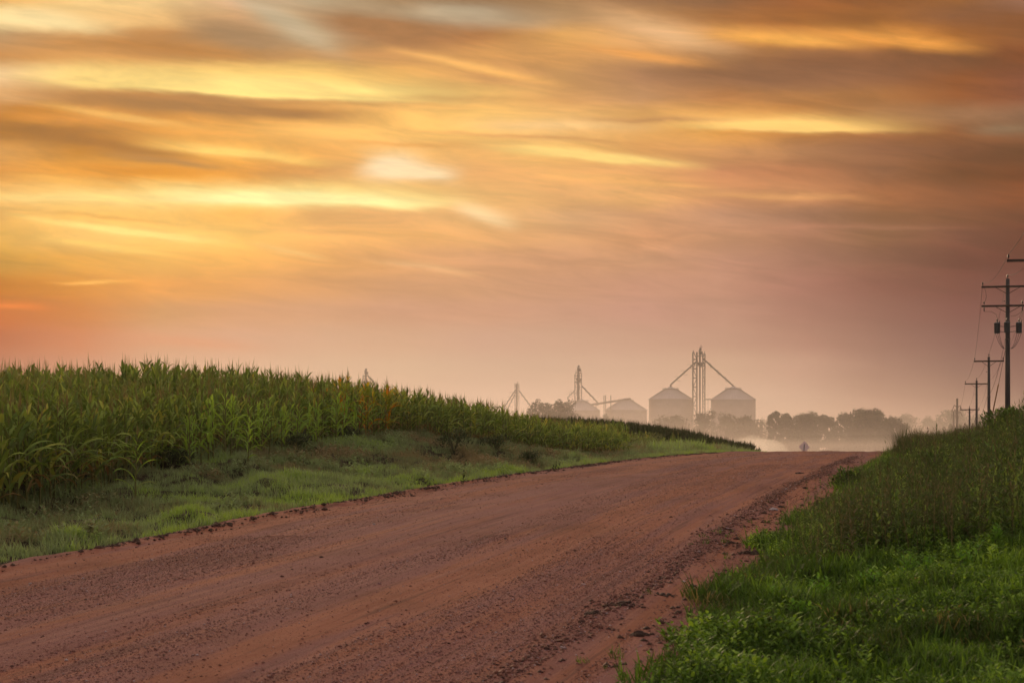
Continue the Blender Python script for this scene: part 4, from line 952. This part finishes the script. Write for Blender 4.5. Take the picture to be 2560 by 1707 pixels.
def tower(pxc, wpx, ytop, zc, label, spouts, cages, head=True, ant=0, extra=None):
    X, Y, zt_ = P(pxc, ytop, zc); g = gz(X, Y); H = zt_-g; s = zc/F
    t_ = empty('grain_elevator', (X, Y, g), YAW); tag(t_, label, 'grain elevator'); w = wpx/2*s
    b = MB()
    for x_ in (-.45,.45): b.box((x_*s*2.2, 0, H/2), (1.1*s*2, 1.2, H))
    b.build('leg_casing', MAT_STEEL, t_)
    for cxp, cw, thick, step, zt2 in cages:
        b = MB(); cx0 = (cxp-pxc)*s; hw = cw/2*s; hh = EYE+(1150-zt2)/F*zc-g
        for sx in (-1,1):
            for sy in (-1,1): b.box((cx0+sx*hw, sy*hw, hh/2), (thick,thick,hh))
        z = 0; i = 0
        while z < hh:
            for sy in (-1,1): b.box((cx0, sy*hw, z+.1),(2*hw,thick*.8,thick*.9))
            for sx in (-1,1): b.box((cx0+sx*hw, 0, z+.1),(thick*.8,2*hw,thick*.9))
            if i % 2 == 0: b.tube([(cx0-hw,-hw,z),(cx0+hw,-hw,z+step)], thick*.35, 4)
            else: b.tube([(cx0+hw,-hw,z),(cx0-hw,-hw,z+step)], thick*.35, 4)
            z += step; i += 1
        b.build('lattice_frame', MAT_STEEL, t_)
    b = MB(); b.box((0,0,H-1.2),(w*1.8,w*1.6,.35)); b.box((0,0,H-6*s*5),(w*1.9,w*1.7,.3)); 
    for sx in (-1,0,1): b.box((sx*w*.85,-w*.75,H-.6),(.12,.12,1.3))
    b.box((0,-w*.75,H-.05),(w*1.8,.12,.12)); b.build('platform', MAT_STEEL, t_)
    if head:
        b = MB(); b.tube([(-1.4*s*2,0,H+.9),(1.6*s*2,0,H+.9)], 1.1, 10); b.box((.3,0,H+2.2),(1.0,1.0,1.2)); b.box((1.9*s*2,0,H+.3),(1.2,1.4,1.6)); b.build('head_housing', MAT_STEEL, t_)
        b = MB().lathe([(.3,0),(1.6,1.6),(1.6,2.4)], (0.4,0,H-6.5), 10).build('distributor', MAT_STEEL, t_)
    if ant: b = MB(); b.tube([(0.6,0,H),(0.6,0,H+ant)], .13, 5); b.box((.6,0,H+ant*.75),(1.8,.12,.12)); b.build('mast', MAT_STEEL, t_)
    for (xa, ya, xb, yb, zcb, rr) in spouts:
        pa = Vector(((xa-pxc)*s, 0, EYE+(1150-ya)*s-g))
        q = Vector(P(xb, yb, zcb)) - Vector((X, Y, g)); q = Vector((q.x*CA+q.y*SA, -q.x*SA+q.y*CA, q.z))
        sp = MB().tube([pa, q], rr, 8); 
        sp.tube([q, q-Vector((0,0,1.6))], rr*1.2, 8); sp.build('spout', MAT_STEEL, t_)
        b = MB()
        for k in (.25,.5,.75):
            c_ = pa.lerp(q, k); b.box((c_.x-.9, c_.y, c_.z+.9),(1.6,.15,.12)); b.box((c_.x+.9, c_.y, c_.z-1.1),(1.6,.15,.12)); b.tube([(c_.x,c_.y,c_.z-1.2),(c_.x,c_.y,c_.z+1)], .1, 4)
        b.build('spout_bracket', MAT_STEEL, t_)
    return t_
tower(1749.5, 22, 884, 895, 'tallest grain elevator tower standing between the two large bins', [(1744,901,1677,961,900,.42),(1757,896,1834,965,885,.42)], [(1737,10,.55,4.4,880),(1759.5,5.5,.42,3.6,884)], True, 4.2)
tower(1445.5, 16, 926, 1005, 'middle grain elevator behind the round tree with a spout to the right', [(1454,964,1494,1006,1003,.36),(1438,976,1420,992,1002,.25)], [(1440,6,.3,3,935),(1451,6,.3,3,932)], True, 2.0)
tower(1292, 9, 960, 1100, 'thin distant elevator with spouts spreading to both sides', [(1289,974,1261,1017,1100,.28),(1290,980,1269,1022,1098,.25),(1296,974,1327,1016,1100,.28)], [(1289,4,.25,3,958),(1295.5,4,.25,3,958)], False, 1.5)
tower(914, 13, 934, 1050, 'faint elevator head poking above the corn at the left', [(918,938,936,956,1050,.4)], [(911,7,.3,3,938)], True, 0)
def beam(p, q, zc, r_, name, label, cat, posts=()):
    A0, B0 = Vector(P(*p, zc)), Vector(P(*q, zc)); o = empty(name, (A0.x, A0.y, gz(A0.x, A0.y)), 0); tag(o, label, cat)
    base = Vector(o.location); MB().tube([A0-base, B0-base], r_, 6).build('tube', MAT_STEEL, o)
    for (px, ya, wd) in posts:
        a = Vector(P(px, ya, zc))-base; MB().tube([(a.x, a.y, gz(base.x+a.x, base.y+a.y)-base.z), tuple(a)], wd, 5).build('post', MAT_STEEL, o)
    return o
beam((1474,1012),(1577,996.5),1000,.62,'conveyor','long conveyor sloping up to the wide hazy bin','conveyor',[(1510,988,.25),(1514,988,.25),(1527,988,.25),(1490,1010,.2)])
beam((1208,1017),(1262,1018),1100,.40,'conveyor','level distant conveyor left of the thin elevator','conveyor',[(1208,1010,.25),(1225,1017,.2)])
beam((1762,998),(1779,998),890,.3,'catwalk','short catwalk from the tallest tower to the right bin','catwalk',[(1770,998,.1)])

# ================================================================== trees in the mist
MAT_TREE = leafmat('hazy_tree_leaf', [(0,(0.030,0.038,0.018,1)),(.5,(0.045,0.060,0.024,1)),(1,(0.07,0.085,0.03,1))], .1, .6)
MAT_BARK = plain('bark', (0.05,0.04,0.03,1), (0.08,0.06,0.045,1), 2, .9)
def tree(px0, px1, ytop, zc, label, lobes=None, ybase=None, seed=0, n=2600, leaf=None, dens=1.0, group='trees standing in the valley mist', ybot=None):
    rnd = np.random.default_rng(seed+500); s = zc/F; pxm = (px0+px1)/2
    X, Y, zt_ = P(pxm, ytop, zc); g = gz(X, Y); w = (px1-px0)/2*s; H = zt_-g
    r_ = empty('tree', (X, Y, g), YAW); tag(r_, label, 'tree', group)
    cb = max(.12, (EYE+(1150-(ybot or 1132))*s-g)/H)
    if lobes is None:
        lobes = []
        nl_ = int(np.clip(20+H/max(w,1)*5, 24, 50))
        for k in range(nl_):
            zz = cb+(.90-cb)*((k+rnd.uniform(0,1))/nl_); lim = math.sqrt(max(.04,1-max(0,(zz-.5)/.5)**2)); a = rnd.uniform(-1,1)
            lobes.append((a*.80*lim, rnd.uniform(-.5,.5)*lim, zz, rnd.uniform(.26,.46)))
        lobes.append((0.05,0,.86,.36))
        for a in (-.85,-.3,.3,.85): lobes.append((a, rnd.uniform(-.4,.4), cb+.10, .42))
    trunkb = MB(); trunkb.tube([(0,0,-.5),(w*.03,0,H*.2),(w*.02,0,H*.45),(0,0,H*.75)], [w*.07+.15, w*.05+.12, w*.035+.1, .06], 8)
    for lx, ly, lz, lr in lobes[:9]: trunkb.tube([(w*.02,0,H*min(cb*.9,.4)),(lx*w*.5, ly*w*.5, H*(lz+min(cb,.4))*.5),(lx*w, ly*w, H*lz)], [w*.03+.08,.1+w*.015,.05], 5)
    trunkb.build('trunk', MAT_BARK, r_, True)
    ls = leaf or max(.35, w*.085); a = Acc(); NL = int(n*dens*2.6); idx = rnd.integers(0, len(lobes), NL)
    L_ = np.array(lobes); vol = L_[:,3]**2; idx = rnd.choice(len(lobes), NL, p=vol/vol.sum())
    th = rnd.uniform(0, 6.283, NL); ph = np.arcsin(rnd.uniform(-1,1,NL)); q = rnd.uniform(.15,1.0,NL)**.5*(1+.22*(vnoise(th*2.2+idx*9, ph*3+idx*5, seed)-.5)*2)
    cx = (L_[idx,0]+L_[idx,3]*q*np.cos(th)*np.cos(ph))*w; cy = (L_[idx,1]+L_[idx,3]*q*np.sin(th)*np.cos(ph))*w
    rzz = np.minimum(L_[idx,3]*w*.85, H*.14); cz = L_[idx,2]*H + rzz*q*np.sin(ph)
    k = cz < H*1.0; cx, cy, cz = cx[k], cy[k], cz[k]; m_ = len(cx)
    u = rnd.normal(size=(m_,3)); u /= np.linalg.norm(u,axis=1)[:,None]; v = rnd.normal(size=(m_,3)); v -= (v*u).sum(1)[:,None]*u; v /= np.linalg.norm(v,axis=1)[:,None]
    sz = ls*rnd.uniform(.6,1.3,m_)[:,None]; c_ = np.stack([cx,cy,cz],1)
    V = np.stack([c_-u*sz*.6, c_+v*sz*.42, c_+u*sz*.6, c_-v*sz*.42],1).reshape(-1,3); Q = np.arange(4*m_).reshape(-1,4)
    T = np.repeat(rnd.uniform(0,1,m_),4)
    mesh_np('crown', V, Q, MAT_TREE, r_, {'tint': T}); return r_
TR_ = [
(1318,1398,984,520,'left half of the pair of spreading trees before the middle elevator',3000),
(1376,1450,981,520,'right half of the pair of spreading trees before the middle elevator',3000),
(1352,1432,1016,590,'low round tree under the pair of spreading trees',2600),
(1498,1527,1020,700,'small tree between the two hazy bins',1200),
(1560,1600,1036,700,'small pale tree at the foot of the wide hazy bin',1000),
(1632,1722,1028,640,'wide low tree in front of the left large bin',3200),
(1728,1795,1013,560,'round tree at the foot of the tallest elevator',3200),
(1790,1842,1018,570,'tree in front of the left side of the right large bin',2400),
(1815,1912,1034,540,'broad dark tree before the right large bin',4200),
(1895,1932,1030,760,'faint tree in the gap right of the right large bin',1200),
(1919,1952,1008,455,'tall narrow tree at the left end of the long dark row',2200),
(1938,1995,1020,460,'flat topped tree second in the long dark row',3400),
(1975,2048,1015,450,'domed tree third in the long dark row',4200),
(2038,2092,1020,465,'ragged tree in the middle of the long dark row',3200),
(2078,2160,1017,455,'ragged tree beside the big dome of the dark row',3200),
(2125,2222,1009,440,'biggest domed tree of the long dark row',6000),
(2195,2272,1030,430,'sloping tree at the right end of the dark row',4200),
(2238,2300,1022,820,'pale far tree behind the right end of the dark row',1800),
(2285,2350,1032,850,'pale far tree left of the distant transmission pole',1800),
(2335,2420,1012,820,'tall pale tree behind the distant transmission pole',2600),
(2405,2500,1024,840,'pale tree behind the row of utility poles',2400),
(2480,2570,1030,860,'pale far tree at the right edge behind the poles',2000),
]
for i, (a, b_, yt, zc, lb, n) in enumerate(TR_): tree(a-(b_-a)*.05, b_+(b_-a)*.05, yt, zc, lb, seed=i, n=n)
# far transmission poles
def trans_pole(px, ytop, zc, arms, label):
    X, Y, zt_ = P(px, ytop, zc); g = gz(X,Y); H = zt_-g; s = zc/F; r_ = empty('transmission_pole', (X,Y,g), YAW); tag(r_, label, 'transmission pole')
    MB().tube([(0,0,-.3),(0,0,H)], [.42,.22], 8).build('pole', MAT_ARM, r_)
    for ya, wa, side in arms:
        z = EYE+(1150-ya)*s-g; b = MB()
        for sd_ in ((-1,1) if side == 0 else (side,)): b.tube([(0,0,z),(sd_*wa*s*.6,0,z+.5),(sd_*wa*s,0,z-.6)], [.14,.12,.08], 5)
        b.build('arm', MAT_ARM, r_)
trans_pole(2393, 996, 420, [(1018,12,-1),(1019,12,1),(1029,10,-1),(1034,13,1)], 'distant transmission pole with drooping arms left of the utility poles')
trans_pole(2384, 1028, 470, [(1030,6,0),(1042,7,0)], 'fainter short transmission pole just left of the drooping armed one')
tree(2368, 2388, 1040, 480, 'thin leggy tree beside the distant transmission pole', seed=77, n=700)

# ================================================================== air
def volmat(name, colr, dens, aniso):
    m, t, o = newmat(name); v = t.nodes.new('ShaderNodeVolumePrincipled'); v.inputs['Color'].default_value = colr
    v.inputs['Density'].default_value = dens; v.inputs['Anisotropy'].default_value = aniso; t.links.new(v.outputs[0], o.inputs['Volume'])
    m.cycles.homogeneous_volume = True if hasattr(m.cycles, 'homogeneous_volume') else None
    return m
def air_box(name, x0, x1, y0, y1, z0, z1, mat, label, cat):
    o = MB().box(((x0+x1)/2,(y0+y1)/2,(z0+z1)/2),(x1-x0,y1-y0,z1-z0)).build(name, mat); tag(o, label, cat, kind='stuff'); return o
air_box('haze', -3600, 3600, -2600, 9100, -40, 70, volmat('haze_air', (0.97,0.93,0.90,1), 0.00010, 0.55), 'warm evening haze lying over the whole valley', 'haze')
for nm, y0, y1, top, dn, lb in (('mist',238,1500,26,.0007,'thin pale mist standing high in the valley beyond the crest'),('ground_mist',300,1450,12,.0008,'mist round the tree crowns of the valley'),
  ('ground_mist',296,1440,8.2,.0012,'denser mist at the height of the lower boughs'),('ground_mist',292,1430,5.6,.0032,'dense mist round the trunks in the valley'),('ground_mist',288,1420,3.6,.0052,'thick low mist lying on the valley floor')):
    air_box(nm, -1500-y0, 1500+y0, y0, y1, -9.5-top*.01, top, volmat(nm+'_air', (0.95,0.83,0.78,1), dn, 0.5), lb, 'mist')
# irrigation spray glowing beyond the crest
sxp, syp, szp = P(1880, 1118, 330); sv = MB().lathe([(.05,-7)]+[(math.cos(a)*1.0, math.sin(a)) for a in np.linspace(-.4,1.5,10)], (0,0,0), 20)
o = MB().lathe([(8.2*math.cos(a)**1.25+.01, 5.4*math.sin(a)+.25*math.sin(a*9)) for a in np.linspace(-.9,1.56,16)], (0,0,0), 28).build('water_spray', volmat('spray_air', (1,.98,.97,1), 0.06, 0.75), None, True)
o.location = (sxp, syp, szp-3.3); tag(o, 'glowing dome of irrigation spray beyond the road crest at left of the sign', 'spray', kind='stuff')
